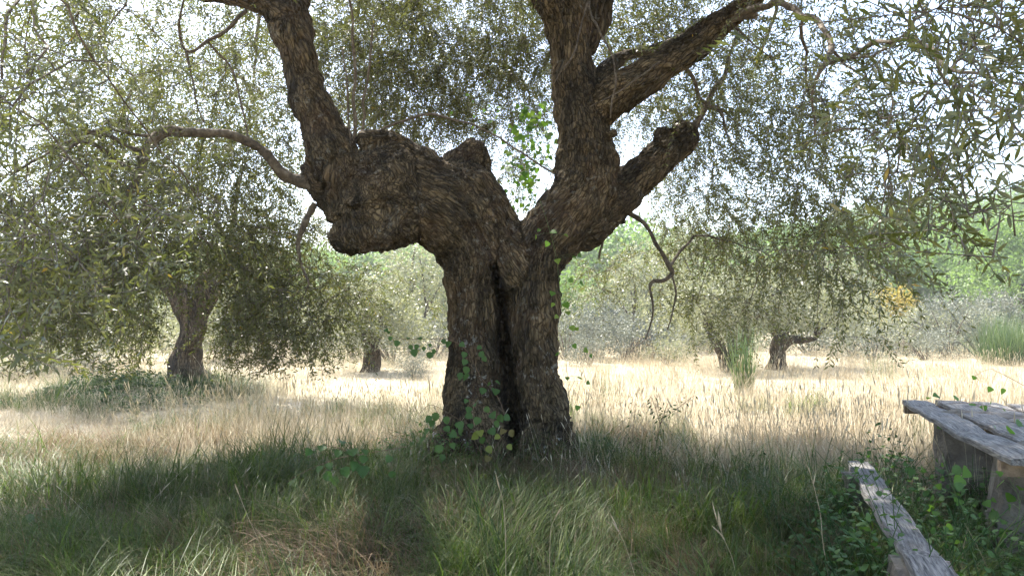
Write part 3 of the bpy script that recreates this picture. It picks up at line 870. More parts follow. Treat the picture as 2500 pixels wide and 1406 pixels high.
def far_tree(name, label, cat, base, trunks, clumps, nleaf, leaf, leafmat, barkmat='far_bark', seed=1, wid=.34, group=None, droop=-.3):
    rng = np.random.default_rng(seed)
    b = np.array((base[0], base[1], float(gz(base[0], base[1])) - .02))
    r = thing(name, b, label, cat, group)
    ac = Acc()
    for t in trunks:
        Vv, T, Q = bark_tube([(x, y, z, q) for x, y, z, q in t], 18, seed)
        ac.add(Vv, T, Q)
    cls = np.asarray(clumps, float)
    tops = [np.array(t[-1][:3]) for t in trunks]
    for c in cls[:14]:
        j = int(np.argmin([np.linalg.norm(t - c[:3]) for t in tops]))
        p0 = tops[j]; L = np.linalg.norm(c[:3] - p0)
        if L < .2: continue
        m = (p0 + c[:3]) / 2 + np.array((0, 0, .18 * L))
        r0 = trunks[j][-1][3]
        Vv, T, Q = tube(catmull(np.array([p0, m, c[:3]]), 4), np.linspace(r0 * .6, .015, 9), 6)
        ac.add(Vv, T, Q)
    me = ac.mesh('trunk', MAT[barkmat])
    n = len(me.vertices); cc = np.empty(n * 3, np.float32); me.vertices.foreach_get('co', cc); cc = cc.reshape(-1, 3)
    at = me.attributes.new('barkco', 'FLOAT_VECTOR', 'POINT'); at.data.foreach_set('vector', (cc * np.array((1, 1, .2), np.float32)).ravel())
    obj('trunk', me, r)
    cr = Acc()
    crown_leaves(cr, clumps, nleaf, leaf, rng, wid=wid, droop=droop)
    obj('crown', cr.mesh('crown', MAT[leafmat], smooth=False), r)
    return r

def dome(rng, n, rx, ry, z0, z1, rc, low=0.0):
    """n clump centres in a rounded crown"""
    out = []
    for k in range(n):
        a = rng.uniform(0, 2 * math.pi); q = math.sqrt(rng.uniform(0, 1))
        zz = rng.uniform(0, 1)
        lim = math.sqrt(max(0, 1 - (zz * .95) ** 2))
        out.append((rx * q * lim * math.cos(a), ry * q * lim * math.sin(a), z0 + (z1 - z0) * zz - low * q * q, rc * rng.uniform(.75, 1.2)))
    return out

# olive behind on the left, with the ivy mound
bx, by = LEFT_TREE
k = 14 / F
rg = np.random.default_rng(31)
cl = [((px - 455) * 15 / F, dy, (860 - py) * 15 / F + .35, rc) for px, py, dy, rc in (
    (300, 560, 0, 1.0), (480, 520, .4, 1.1), (640, 560, 0, 1.0), (200, 650, .6, .9), (380, 640, 1.2, .9), (560, 640, 1.0, .9), (720, 640, .5, .9), (620, 720, -.3, .7), (280, 730, .8, .7), (700, 740, .2, .7), (150, 760, 1.5, .8), (350, 420, 0, 1.2), (560, 400, .4, 1.2), (200, 480, .5, 1.2), (720, 480, .3, 1.1), (450, 300, 0, 1.3), (650, 300, .5, 1.2), (250, 320, .5, 1.2), (60, 600, 1, 1.0), (100, 440, 1, 1.1), (120, 300, .6, 1.2), (20, 180, .8, 1.2), (180, 150, .5, 1.3), (340, 180, .3, 1.3), (500, 170, .3, 1.3), (640, 160, .3, 1.2), (780, 330, .6, 1.1), (260, 30, .5, 1.3), (440, 20, .5, 1.3), (600, 20, .5, 1.2), (90, 40, .6, 1.2), (820, 180, .6, 1.0))]
far_tree('olive_tree', 'olive with ivy mound at its leaning trunk, behind the hanging branches', 'tree', (bx, by),
         [[(0.05, 0, -.1, .42), (-.02, 0, .25, .33), (0.02, 0, .65, .27), (.12, 0, 1.05, .26), (.1, 0, 1.45, .3), (.05, 0, 1.7, .3)],
          [(.1, 0, 1.35, .26), (-.2, 0, 1.75, .2), (-.55, 0, 2.1, .15), (-.9, .1, 2.7, .09)],
          [(.1, 0, 1.35, .26), (.4, .1, 1.9, .2), (.7, .2, 2.5, .12)]],
         cl, 64000, .075, 'olive_leaf', seed=11, wid=.3)

SPEC = [
 # label, pixel x, depth, crown rx, height span, leaves, leaf size, material
 ('olive with twin dark stems beside the tall broom tuft', 1790, 22.0, 2.5, (.8, 3.3), 16000, .1, 'far_olive_leaf'),
 ('olive with a bent sunlit stump, right of the twin-stemmed olive', 1905, 23.5, 2.5, (.8, 2.9), 16000, .1, 'far_olive_leaf'),
 ('pale olive with short dark trunk in dry grass left of the split trunk', 905, 21.0, 1.9, (.9, 2.9), 12000, .1, 'far_olive_leaf'),
 ('tall hazy olive seen under the arching limb', 1010, 30.0, 3.6, (.8, 5.0), 16000, .14, 'far_olive_leaf'),
 ('wide pale olive behind the ivy mound', 640, 27.0, 3.2, (.6, 4.5), 14000, .13, 'far_olive_leaf'),
 ('low spreading olive at the meadow edge beyond the ivy mound', 130, 22.0, 3.2, (.7, 4.2), 16000, .11, 'far_olive_leaf'),
 ('round pale olive beyond the meadow between trunk and hanging twig', 1560, 34.0, 3.6, (.3, 4.6), 14000, .14, 'far_olive_leaf'),
 ('dark leafy tree right behind the split trunk', 1400, 44.0, 2.4, (.2, 4.2), 9000, .2, 'wood_leaf'),
 ('silvery olive behind the twin-stemmed olive', 1720, 40.0, 4.4, (.5, 7.0), 14000, .17, 'far_olive_leaf'),
 ('silvery olive behind the bent-stump olive', 2010, 38.0, 3.6, (.4, 5.4), 13000, .16, 'far_olive_leaf'),
]
for i, (lab, px, d, rx, (z0, z1), nl, lf, mt) in enumerate(SPEC):
    rg = np.random.default_rng(100 + i)
    b = P(px, 800, d)
    cl = dome(rg, 26, rx, rx * .8, z0 + (.85 if i < 2 else .5), z1 - .4, rx * .3, low=.15 if i < 2 else .5)
    if i == 0:
        tr = [[(-.25, 0, -.1, .2), (-.3, 0, .5, .16), (-.55, 0, 1.1, .15), (-.8, 0, 1.6, .1)], [(.2, 0, -.1, .2), (.25, 0, .6, .15), (.45, 0, 1.3, .14)], [(-.05, .1, -.1, .18), (0, .1, .7, .14), (-.1, .1, 1.4, .12)]]
    elif i == 1:
        tr = [[(-.15, 0, -.1, .36), (-.12, 0, .4, .28), (-.1, 0, .75, .26), (.1, 0, 1.0, .22)], [(-.1, -.05, .75, .22), (.3, -.1, .95, .16), (.75, -.1, .95, .12), (1.1, -.1, 1.02, .08)]]
    else:
        tr = [[(0, 0, -.1, .3), (.05, 0, .5, .22), (-.1, 0, 1.0, .2), (-.2, 0, z0 + .9, .14)], [(0, 0, .7, .18), (.3, .1, 1.2, .12), (.5, .1, z0 + .9, .08)]]
    far_tree('olive_tree' if mt != 'wood_leaf' else 'leafy_tree', lab, 'tree', (b[0], d), tr, cl, nl, lf, mt, seed=200 + i, wid=.36)

WOODS = [
 ('bright green tree with a dark exposed trunk at the foot of the hill', 2330, 62.0, 5.2, (1.4, 9.0), 'wood_leaf', .3, 9000),
 ('bright green rounded tree right of the dark-trunked tree', 2490, 52.0, 4.8, (.5, 8.5), 'wood_leaf', .26, 11000),
 ('pale green rounded tree left of the yellowing shrub', 2160, 64.0, 5.0, (.5, 7.5), 'wood_leaf', .3, 9000),
 ('tall green tree on the slope above the dark-trunked tree', 2420, 80.0, 6.0, (2, 11), 'wood_leaf', .36, 9000),
 ('yellowing autumn shrub beyond the meadow', 2200, 42.0, 1.9, (.1, 3.0), 'yellow_leaf', .17, 6000),
 ('silver grey dry bush in front of the green hill trees', 2330, 36.0, 2.1, (.1, 2.4), 'grey_leaf', .12, 9000),
 ('silver grey dry bush right of the broad grey bush', 2440, 38.0, 2.0, (.1, 2.7), 'grey_leaf', .12, 8000),
 ('low grey shrub under the yellowing shrub', 2215, 34.0, 1.3, (0, 1.3), 'grey_leaf', .1, 5000),
 ('grey green bush in the gap right of the split trunk', 1465, 29.0, 1.7, (.05, 2.2), 'grey_leaf', .1, 9000),
 ('low reddish grey bush under the round pale olive', 1590, 28.0, 1.4, (.05, 1.3), 'grey_leaf', .1, 6000),
]
for i, (lab, px, d, rx, (z0, z1), mt, lf, nl) in enumerate(WOODS):
    rg = np.random.default_rng(300 + i)
    b = P(px, 800, d)
    cl = dome(rg, 24, rx, rx * .8, z0 + rx * .15, z1 - rx * .2, rx * .3)
    tr = [[(0, 0, -.2, .05 * rx), (.1, 0, z0 + .3, .045 * rx), (.3, .2, z0 + (z1 - z0) * .4, .03 * rx)], [(.05, 0, -.1, .04 * rx), (-.4, 0, z0 + .5, .03 * rx), (-.12 * rx, 0, z0 + (z1 - z0) * .4, .02 * rx)]]
    far_tree('leafy_tree' if rx > 3 else 'bush', lab, 'tree' if rx > 3 else 'bush', (b[0], d), tr, cl, nl, lf, mt, seed=400 + i, wid=.5, droop=.1)

SCRUB_ME = []
for i in range(3):
    rg = np.random.default_rng(700 + i); ac = Acc()
    crown_leaves(ac, dome(rg, 14, 1.0, 1.0, .15, 1.0, .4), 3600, .07, rg, wid=.35, droop=.3)
    SCRUB_ME.append(ac.mesh('crown', MAT[('grey_leaf', 'far_olive_leaf', 'grey_leaf')[i]], smooth=False))
    ac = Acc()
    for k in range(9):
        e = np.array((rg.normal() * .5, rg.normal() * .5, rg.uniform(.5, 1.0)))
        Vv, T, Q = tube(catmull(np.array([(0, 0, -.1), e * .5 + np.array((0, 0, .1)), e]), 3), np.linspace(.02, .006, 7), 4, cap=False); ac.add(Vv, T, Q)
    SCRUB_ME.append(ac.mesh('stems', MAT['twig']))
rg = np.random.default_rng(71)
for px, d, sc_ in tuple((-60 + 118 * q + rg.uniform(-30, 30), rg.uniform(29, 37), rg.uniform(1.2, 1.8)) for q in range(22)) + ((1440, 24, .8), (1520, 26, 1.1), (1630, 25, .8), (2130, 26, 1.1), (2260, 27, 1.0), (2390, 29, 1.3), (960, 24, 1.1), (1060, 27, 1.3), (860, 27, 1.2), (760, 24, .9), (560, 25, 1.1), (330, 26, 1.2), (230, 19, .8), (60, 18, .9), (1380, 27, 1.2), (1010, 19, .5)):
    b = P(px, 800, d); b[2] = float(gz(b[0], d))
    k = rg.integers(0, 3)
    lab = 'tiny grey green scrub bush standing alone in the dry meadow' if sc_ < .65 else (('silvery olive-leaved scrub bush along the far edge of the dry meadow' if d < 28.5 else 'tall silvery olive-leaved scrub bush behind the olives beyond the meadow') if k == 1 else ('low grey scrub bush along the far edge of the dry meadow' if d < 28.5 else 'tall grey scrub bush behind the olives at the far side of the meadow'))
    r = thing('scrub_bush', b, lab, 'bush', 'scrub along the meadow edge')
    r.scale = (sc_ * rg.uniform(1.0, 1.5), sc_, sc_ * rg.uniform(.8, 1.2)); r.rotation_euler = (0, 0, rg.uniform(0, 6.28))
    obj('crown', SCRUB_ME[2 * k], r); obj('stems', SCRUB_ME[2 * k + 1], r)

# ------------------------------------------------------------------ scattered cover
def scatter(name, pts, rot, scl, idx, meshes, label, cat):
    coll = bpy.data.collections.new(name + '_kinds')
    for i, me in enumerate(meshes):
        o = bpy.data.objects.new('%s_%02d' % (name, i), me); coll.objects.link(o)
    pm = bpy.data.meshes.new(name)
    pm.vertices.add(len(pts)); pm.vertices.foreach_set('co', np.asarray(pts, np.float32).ravel())
    a = pm.attributes.new('rot', 'FLOAT_VECTOR', 'POINT'); a.data.foreach_set('vector', np.asarray(rot, np.float32).ravel())
    a = pm.attributes.new('scl', 'FLOAT_VECTOR', 'POINT'); a.data.foreach_set('vector', np.asarray(scl, np.float32).ravel())
    a = pm.attributes.new('idx', 'INT', 'POINT'); a.data.foreach_set('value', np.asarray(idx, np.int32))
    pm.update()
    o = obj(name, pm)
    tag(o, label, cat, kind='stuff')
    ng = bpy.data.node_groups.new(name + '_scatter', 'GeometryNodeTree')
    ng.interface.new_socket('Geometry', in_out='INPUT', socket_type='NodeSocketGeometry')
    ng.interface.new_socket('Geometry', in_out='OUTPUT', socket_type='NodeSocketGeometry')
    n = ng.nodes; l = ng.links
    gi = n.new('NodeGroupInput'); go = n.new('NodeGroupOutput')
    ip = n.new('GeometryNodeInstanceOnPoints'); ci = n.new('GeometryNodeCollectionInfo')
    ci.inputs['Collection'].default_value = coll
    ci.inputs['Separate Children'].default_value = True
    ci.inputs['Reset Children'].default_value = True
    def na(nm, typ):
        q = n.new('GeometryNodeInputNamedAttribute'); q.data_type = typ; q.inputs['Name'].default_value = nm
        return q.outputs['Attribute']
    l.new(gi.outputs[0], ip.inputs['Points']); l.new(ci.outputs[0], ip.inputs['Instance'])
    ip.inputs['Pick Instance'].default_value = True
    l.new(na('idx', 'INT'), ip.inputs['Instance Index'])
    l.new(na('rot', 'FLOAT_VECTOR'), ip.inputs['Rotation'])
    l.new(na('scl', 'FLOAT_VECTOR'), ip.inputs['Scale'])
    l.new(ip.outputs[0], go.inputs[0])
    mo = o.modifiers.new('scatter', 'NODES'); mo.node_group = ng
    return o

def blades(acc, rng, n, rad, h, w, bend, segs=4, tone=(0, 1), lean=.25, yaw=None):
    """n curved tapering blades growing from a disc"""
    a = rng.uniform(0, 2 * math.pi, n); q = rad * np.sqrt(rng.uniform(0, 1, n))
    base = np.stack([q * np.cos(a), q * np.sin(a), np.full(n, -.03)], 1)
    az = rng.uniform(0, 2 * math.pi, n) if yaw is None else rng.normal(yaw, .42, n)
    H = rng.uniform(h[0], h[1], n); B = rng.uniform(bend[0], bend[1], n)
    th0 = np.abs(rng.normal(0, lean, n))
    out = np.stack([np.cos(az), np.sin(az), np.zeros(n)], 1)
    side = np.stack([-np.sin(az), np.cos(az), np.zeros(n)], 1)
    wv = rng.uniform(w[0], w[1], n)
    p = base.copy(); rows = []
    for i in range(segs + 1):
        t = i / segs
        ww = wv * (1 - t ** 1.6) * (.7 + .6 * min(1, 3 * t)) * .7
        if i < segs:
            rows.append(p + side * ww[:, None] * .5); rows.append(p - side * ww[:, None] * .5)
        else: rows.append(p)
        th = th0 + B * (t + .5 / segs) ** 1.3
        p = p + (out * np.sin(th)[:, None] + np.array((0, 0, 1)) * np.cos(th)[:, None]) * (H / segs)[:, None]
    k = 2 * segs + 1
    Vv = np.stack(rows, 1).reshape(-1, 3)
    o = (np.arange(n) * k)[:, None]
    Q = np.concatenate([o + np.array((2 * i, 2 * i + 1, 2 * i + 3, 2 * i + 2)) for i in range(segs - 1)])
    T = o + np.array((2 * segs - 2, 2 * segs - 1, 2 * segs))
    acc.add(Vv, T, Q, np.repeat(rng.uniform(tone[0], tone[1], n), k))

g = np.random.default_rng(77)
green_me, straw_me, dry_me = [], [], []
for i in range(7):
    ac = Acc()
    if i < 4:   # long soft arching grass
        blades(ac, g, 22, .1, (.3, .8), (.006, .011), (.6, 2.3), 6, (0, .7), .35)
        blades(ac, g, 10, .13, (.3, .65), (.0035, .006), (.6, 2.0), 5, (.76, 1), .45)
    elif i < 6:  # combed over to one side
        blades(ac, g, 26, .12, (.35, .78), (.005, .0095), (1.2, 2.4), 6, (0, .7), .4, yaw=0.0)
        blades(ac, g, 9, .14, (.3, .6), (.0035, .006), (1.0, 2.3), 5, (.76, 1), .4, yaw=0.0)
    else:       # thin upright stems
        blades(ac, g, 34, .12, (.4, .75), (.002, .0035), (.1, .7), 4, (.1, .7), .18)
    green_me.append(ac.mesh('green_tuft', MAT['green_grass']))
for i in range(3):
    ac = Acc(); blades(ac, g, 44, .16, (.3, .65), (.004, .007), (1.0, 2.1), 5, (0, 1), .6, yaw=0.0)
    straw_me.append(ac.mesh('straw_tuft', MAT['straw']))

def seedheads(acc, rng, n, rad, h):
    for k in range(n):
        a = rng.uniform(0, 6.28); q = rad * math.sqrt(rng.uniform())
        H = rng.uniform(*h); ln = rng.normal(0, .16, 2)
        s = np.linspace(0, 1, 5)[:, None]
        path = np.array((q * math.cos(a), q * math.sin(a), -.02)) + s * np.array((ln[0] * H, ln[1] * H, H)) + s ** 2 * np.array((ln[0], ln[1], 0)) * .25
        t0 = rng.uniform(.3, 1)
        Vv, T, Q = tube(path, np.linspace(.0014, .0009, 5), 3, cap=False); acc.add(Vv, T, Q, t0)
        e = path[-1]; d = norm(path[-1] - path[-2])
        Vv, T, Q = tube(e + np.linspace(0, 1, 4)[:, None] * d * rng.uniform(.04, .08), np.array((.001, .0045, .0035, .0005)), 4, cap=False); acc.add(Vv, T, Q, min(.84, t0 + .1))
for i in range(6):
    ac = Acc()
    blades(ac, g, 34, .28, (.12, .34), (.004, .007), (.3, 1.9), 3, (0, .86), .75)
    if i in (1, 3): blades(ac, g, 20, .22, (.2, .42), (.003, .005), (.1, .9), 3, (0, .12), .3)
    if i > 3: blades(ac, g, 14, .18, (.25, .5), (.003, .005), (.2, .9), 3, (.9, 1), .3)
    seedheads(ac, g, 4, .28, (.22, .5))
    dry_me.append(ac.mesh('dry_tuft', MAT['dry_grass']))

def greenness(x, y):
    """1 in the damp shade of the great olive, 0 out in the meadow"""
    p = np.stack([x, y, np.zeros_like(x)], 1)
    d = np.hypot(np.where(x < -.6, (x + .6) * .5, (x + .6) * .72), (y - 3.0))
    return np.clip(1 - sstep(4.2, 6.2, d + 1.5 * noise3(p * .45, 8) + .5 * noise3(p * 1.6, 9) + sstep(.8, 2.2, x) * sstep(6.4, 8, y) * 2), 0, 1)

def blocked(x, y):
    return (np.hypot(x - .0, y - 7.3) < .5)

n = 13500
x = g.uniform(-8, 8, n); y = 1.6 + 10.5 * g.uniform(0, 1, n) ** 1.15
gr = greenness(x, y)
p3 = np.stack([x, y, np.zeros(n)], 1)
patch = noise3(p3 * 1.1, 15)
straw_zone = (patch > .2) & (np.hypot((x - .1) / 1.5, (y - 5.3) / 1.2) < 1.1)
keep = (g.uniform(size=n) < np.maximum(gr, .2 * (noise3(p3 * .5, 23) > .05))) & ~blocked(x, y) & (np.abs(x) < y * .8 + 2.2) & (~straw_zone | (g.uniform(size=n) < .4))
x, y = x[keep], y[keep]
ma = g.uniform(0, 6.28, 330); mq = np.sqrt(g.uniform(0, 1, 330))
x = np.concatenate([x, bx - .6 + 2.4 * mq * np.cos(ma)]); y = np.concatenate([y, by - .9 + 1.7 * mq * np.sin(ma)]); m = len(x)
hgt = .66 + .42 * noise3(np.stack([x, y, x * 0], 1) * 1.3, 12) + .12 * np.exp(-((x) ** 2 + (y - 6.7) ** 2) / 1.5)
front = np.exp(-(((x - .15) / .9) ** 2 + ((y - 6.1) / .9) ** 2))
sc = np.clip(hgt * g.uniform(.6, 1.2, m), .28, 1.1) * (1.02 - .52 * front)
rot = np.stack([g.normal(0, .1, m), g.normal(0, .1, m), 3.0 + 1.6 * noise3(np.stack([x, y, x * 0], 1) * .5, 13) * 2 + g.normal(0, .6, m)], 1)
scatter('green_grass', np.stack([x, y, gz(x, y)], 1), rot, np.stack([sc * 1.1, sc * 1.1, sc], 1), g.choice(7, m, p=[.11, .11, .11, .11, .25, .25, .06]), green_me, 'long green grass in the shade of the great olive', 'grass')
print('green tufts', m)

n = 3600
x = g.uniform(-6, 6, n); y = g.uniform(2.2, 9.5, n)
p3 = np.stack([x, y, np.zeros(n)], 1)
zone = ((noise3(p3 * 1.1, 15) > .15) & (np.hypot((x - .1) / 1.7, (y - 5.3) / 1.4) < 1.1)) | (noise3(p3 * .8, 18) > .5) | (g.uniform(size=n) < .1)
keep = zone & ~blocked(x, y)
x, y = x[keep], y[keep]; m = len(x)
sc = g.uniform(.6, 1.1, m)
rot = np.stack([g.normal(0, .15, m), g.normal(0, .15, m), -2.4 + g.normal(0, .7, m)], 1)
scatter('straw', np.stack([x, y, gz(x, y) + .01], 1), rot, np.stack([sc, sc, sc * .8], 1), g.integers(0, 3, m), straw_me, 'brown flattened straw among the shaded grass', 'straw')

n = 17000
y = 5.5 + 60 * g.uniform(0, 1, n) ** 2.0
x = g.uniform(-1, 1, n) * (y * .85 + 4)
gr = greenness(x, y)
mnd = ((x - bx + .75) / 2.2) ** 2 + ((y - by + .8) / 1.6) ** 2
keep = (g.uniform(size=n) > gr * .93) & ~blocked(x, y) & ((mnd > 1) | (g.uniform(size=n) < .1 + .8 * np.clip(mnd, 0, 1) ** 2))
x, y = x[keep], y[keep]; m = len(x)
sc = g.uniform(.7, 1.15, m) * (1 + .012 * np.clip(y - 10, 0, 60))
pq = np.stack([x, y, x * 0], 1)
sz = sc * np.clip(.92 + .7 * noise3(pq * .35, 14) + .6 * noise3(pq * 1.3, 19),   .25, 2.2) * 1.02 / (1 + .006 * np.clip(y - 10, 0, 60))
rot = np.stack([g.normal(0, .12, m), g.normal(0, .12, m), g.uniform(0, 6.28, m)], 1)
green_patch = noise3(np.stack([x, y, x * 0], 1) * .22, 16) > .25
idx = np.where(green_patch & (g.uniform(size=m) < .6), g.integers(4, 6, m), g.integers(0, 4, m))
scatter('dry_grass', np.stack([x, y, gz(x, y)], 1), rot, np.stack([sc, sc, sz], 1), idx, dry_me, 'tall dry straw-coloured grass of the sunlit meadow', 'grass')
print('dry tufts', m)

# ivy and brambles covering the mound of the left olive
ac = Acc(); m = 13000
a = g.uniform(0, 6.28, m); q = np.sqrt(g.uniform(0, 1, m))
x = bx - .75 + q * 2.3 * np.cos(a); y = by - .8 + q * 1.7 * np.sin(a)
pn = np.stack([x, y, x * 0], 1)
lm = np.clip(.55 + .9 * noise3(pn * 1.4, 25) + .4 * noise3(pn * 3.5, 26), 0, 1.6)
kp = (g.uniform(size=m) < np.clip(1.25 - q + .7 * noise3(pn * 1.1, 27), 0, 1)); x, y, q, lm = x[kp], y[kp], q[kp], lm[kp]; m = len(x)
z = gz(x, y) + g.uniform(0, .42, m) * (1.05 - q) * lm + .03
leaves(ac, np.stack([x, y, z], 1), rdir(m, g) * np.array((1, 1, .4)), np.array((0, 0, 1.0)) + rdir(m, g) * .7, g.uniform(.035, .07, m), g.uniform(.025, .05, m), g.uniform(0, 1, m))
tag(obj('ivy', ac.mesh('ivy', MAT['ivy_leaf'], smooth=False)), 'dark ivy spilling over the mound under the left olive', 'ivy', kind='stuff')

# undergrowth of small leaves round the table and bench, and left of the great trunk
def undergrowth(centers, n, label, name, mat, hmax, lsz):
    ac = Acc()
    ctr = np.array(centers)
    i = g.integers(0, len(ctr), n)
    dv = g.normal(size=(n, 2)) * ctr[i, 2:3] * .55
    x = ctr[i, 0] + dv[:, 0]; y = ctr[i, 1] + dv[:, 1]
    z = gz(x, y) + g.uniform(.02, 1, n) ** 1.3 * hmax * np.exp(-(dv ** 2).sum(1) / ctr[i, 2] ** 2)
    leaves(ac, np.stack([x, y, z], 1), rdir(n, g) * np.array((1, 1, .5)), np.array((0, 0, 1.0)) + rdir(n, g) * .5, g.uniform(lsz * .6, lsz * 1.2, n), g.uniform(lsz * .45, lsz * .85, n), g.uniform(0, .92, n))
    # thin stems
    for k in range(n // 14):
        c = ctr[g.integers(0, len(ctr))]
        b = np.array((c[0] + g.normal() * c[2] * .5, c[1] + g.normal() * c[2] * .5, 0)); b[2] = float(gz(b[0], b[1])) - .02
        e = b + np.array((g.normal() * .22, g.normal() * .22, g.uniform(.3, 1.0) * hmax))
        mm = (b + e) / 2 + np.array((0, 0, .12 * hmax))
        Vv, T, Q = tube(catmull(np.array([b, mm, e]), 3), .0025, 3, cap=False); ac.add(Vv, T, Q, .4)
    tag(obj(name, ac.mesh(name, mat, smooth=False)), label, 'undergrowth', kind='stuff')
undergrowth([(2.75, 5.3, .45), (2.5, 4.4, .45), (3.0, 4.6, .4), (2.2, 3.6, .5), (3.2, 6.4, .3), (2.6, 3.5, .35), (2.25, 5.0, .3), (2.0, 4.3, .35), (1.7, 3.5, .35)], 4600, 'tangled leafy undergrowth between the table and the bench', 'undergrowth', MAT['bramble_leaf'], .6, .042)
undergrowth([(-.75, 7.2, .4), (-1.1, 6.9, .45), (-.6, 6.8, .3), (-1.6, 6.7, .45), (-2.1, 6.5, .4), (-.9, 7.6, .4)], 2600, 'low leafy brambles left of the split trunk', 'undergrowth', MAT['bramble_leaf'], .45, .042)
undergrowth([(1.0, 7.0, .35), (1.4, 7.0, .4), (.75, 6.7, .25), (2.0, 6.2, .3)], 900, 'low weeds in the grass right of the split trunk', 'undergrowth', MAT['ivy_leaf'], .4, .03)

# wood on the hill
wood_me = []
for i in range(4):
    rg = np.random.default_rng(500 + i); ac = Acc()
    cl = dome(rg, 20, 3.6, 3.6, 1.2, 7.2, 1.3)
    crown_leaves(ac, cl, 3200, .42, rg, wid=.55, droop=.1)
    wood_me.append(ac.mesh('wood_crown', MAT['wood_leaf'], smooth=False))
n = 1500
y = g.uniform(66, 330, n); x = g.uniform(-1, 1, n) * (y * .9 + 20)
keep = (y + .25 * x > 72); x, y = x[keep], y[keep]; m = len(x)
sc = g.uniform(.75, 1.35, m)
scatter('hill_wood', np.stack([x, y, gz(x, y) - .2], 1), np.stack([x * 0, x * 0, g.uniform(0, 6.28, m)], 1), np.stack([sc, sc, sc], 1), g.integers(0, 4, m), wood_me, 'green wood covering the far hillside', 'wood')

# broom tufts: fans of thin green rods
def broom(label, px, d, n, h, rad, seed, lean=.22, mat='broom_stem', w=.011):
    rg = np.random.default_rng(seed)
    b = P(px, 800, d); b[2] = float(gz(b[0], d))
    r = thing('broom_bush', b, label, 'bush')
    ac = Acc()
    for half in range(2):
        blades(ac, rg, n // 2, rad, h, (w * .7, w), (.0, .35), 3, (0, 1), lean)
    obj('stems', ac.mesh('stems', MAT[mat]), r)
broom('tall green broom tuft with upright rods in the bright meadow', 1812, 15.0, 190, (.8, 1.75), .2, 1, .24, w=.022)
broom('small green broom tuft in the meadow left of the tall broom', 1480, 13.5, 70, (.4, .9), .25, 2, .25, w=.008)
broom('large green broom bush at the meadow edge behind the table', 2455, 24.0, 1500, (.8, 2.1), .7, 3, .5, w=.02)
broom('sparse broom tuft rising behind the far table corner', 2270, 8.2, 60, (.5, 1.15), .22, 4, .25, w=.006)
broom('thin broom tuft standing between bench and split trunk', 1900, 6.2, 60, (.35, .62), .14, 5, .25, w=.006)
broom('wispy broom tuft beside the low grey shrub', 2150, 19.0, 90, (.5, 1.1), .4, 6, .3, w=.011)

# ------------------------------------------------------------------ picnic table and bench
TD = np.array((math.sin(math.radians(18.5)), math.cos(math.radians(18.5)), 0.0))      # along the planks
TS = np.array((TD[1], -TD[0], 0.0))                                                    # to the right

def plank(name, parent, origin, p_far, length, width, thick, mat, seed, k=14):
    """weathered board: runs from p_far towards the camera, uneven edges and rounded ends"""
    rg = np.random.default_rng(seed)
    Vv = []; Q = []
    ys = np.linspace(0, length, k)
    prof = [(0, -.008), (.012, 0), (.5 * width, .002), (width - .012, 0), (width, -.008), (width, -thick), (0, -thick)]
    for i, t in enumerate(ys):
        e = .011 * rg.normal(size=2); z = .006 * rg.normal() - .01 * math.sin(math.pi * t / length)
        sh = .012 if i in (0, k - 1) else 0
        for j, (s, h) in enumerate(prof):
            ss = s + (e[0] if s < width * .4 else e[1] if s > width * .6 else 0)
            ss = min(max(ss, sh), width - sh)
            q = p_far + TS * ss - TD * (t + (.012 * rg.normal() if i == 0 else 0)) + np.array((0, 0, h + z))
            Vv.append(q)
    m = len(prof)
    for i in range(k - 1):
        for j in range(m):
            j2 = (j + 1) % m
            Q.append((i * m + j, i * m + j2, (i + 1) * m + j2, (i + 1) * m + j))
    Vv = np.array(Vv)
    T = [(0, j + 1, j) for j in range(1, m - 1)] + [((k - 1) * m, (k - 1) * m + j, (k - 1) * m + j + 1) for j in range(1, m - 1)]
    # local frame along Y so the grain follows the board
    R = np.stack([TS, TD, np.array((0, 0, 1.0))], 1)
    loc = (Vv - p_far) @ R
    me = mesh_np(name, loc, T, Q, False); me.materials.append(mat)
    o = obj(name, me, parent, p_far - origin)
    o.rotation_euler = (0, 0, -math.radians(18.5))
    return o

def block(name, parent, origin, c, sx, sy, z0, z1, mat, seed, amp=.025, taper=0.0):
    """rough hewn block"""
    n = 7
    gx_ = np.linspace(-1, 1, n); pts = {}; Vv = []; Q = []
    def vid(p):
        key = tuple(np.round(p, 4))
        if key not in pts: pts[key] = len(Vv); Vv.append(p)
        return pts[key]
    for ax in range(3):
        for sg in (-1, 1):
            for i in range(n - 1):
                for j in range(n - 1):
                    q = []
                    for a, b in ((i, j), (i + 1, j), (i + 1, j + 1), (i, j + 1)):
                        p = [0, 0, 0]; p[ax] = sg; p[(ax + 1) % 3] = gx_[a]; p[(ax + 2) % 3] = gx_[b]
                        q.append(vid(tuple(p)))
                    Q.append(q if sg > 0 else q[::-1])
    Vv = np.array(Vv, float)
    rl = np.linalg.norm(Vv, axis=1)
    Vv = Vv * (1 - .07 * sstep(1.2, 1.73, rl))[:, None]
    tp = 1 - taper * (Vv[:, 2] + 1) / 2
    W = (Vv[:, :1] * sx / 2 * tp[:, None]) * TS + (Vv[:, 1:2] * sy / 2 * tp[:, None]) * TD + np.stack([0 * rl, 0 * rl, z0 + (Vv[:, 2] + 1) / 2 * (z1 - z0)], 1) + np.array((c[0], c[1], 0))
    W += amp * np.stack([fbm(W * 4, 2, seed + i) for i in range(3)], 1)
    me = mesh_np(name, W - origin, np.zeros((0, 3), int), Q, False); me.materials.append(mat)
    return obj(name, me, parent)

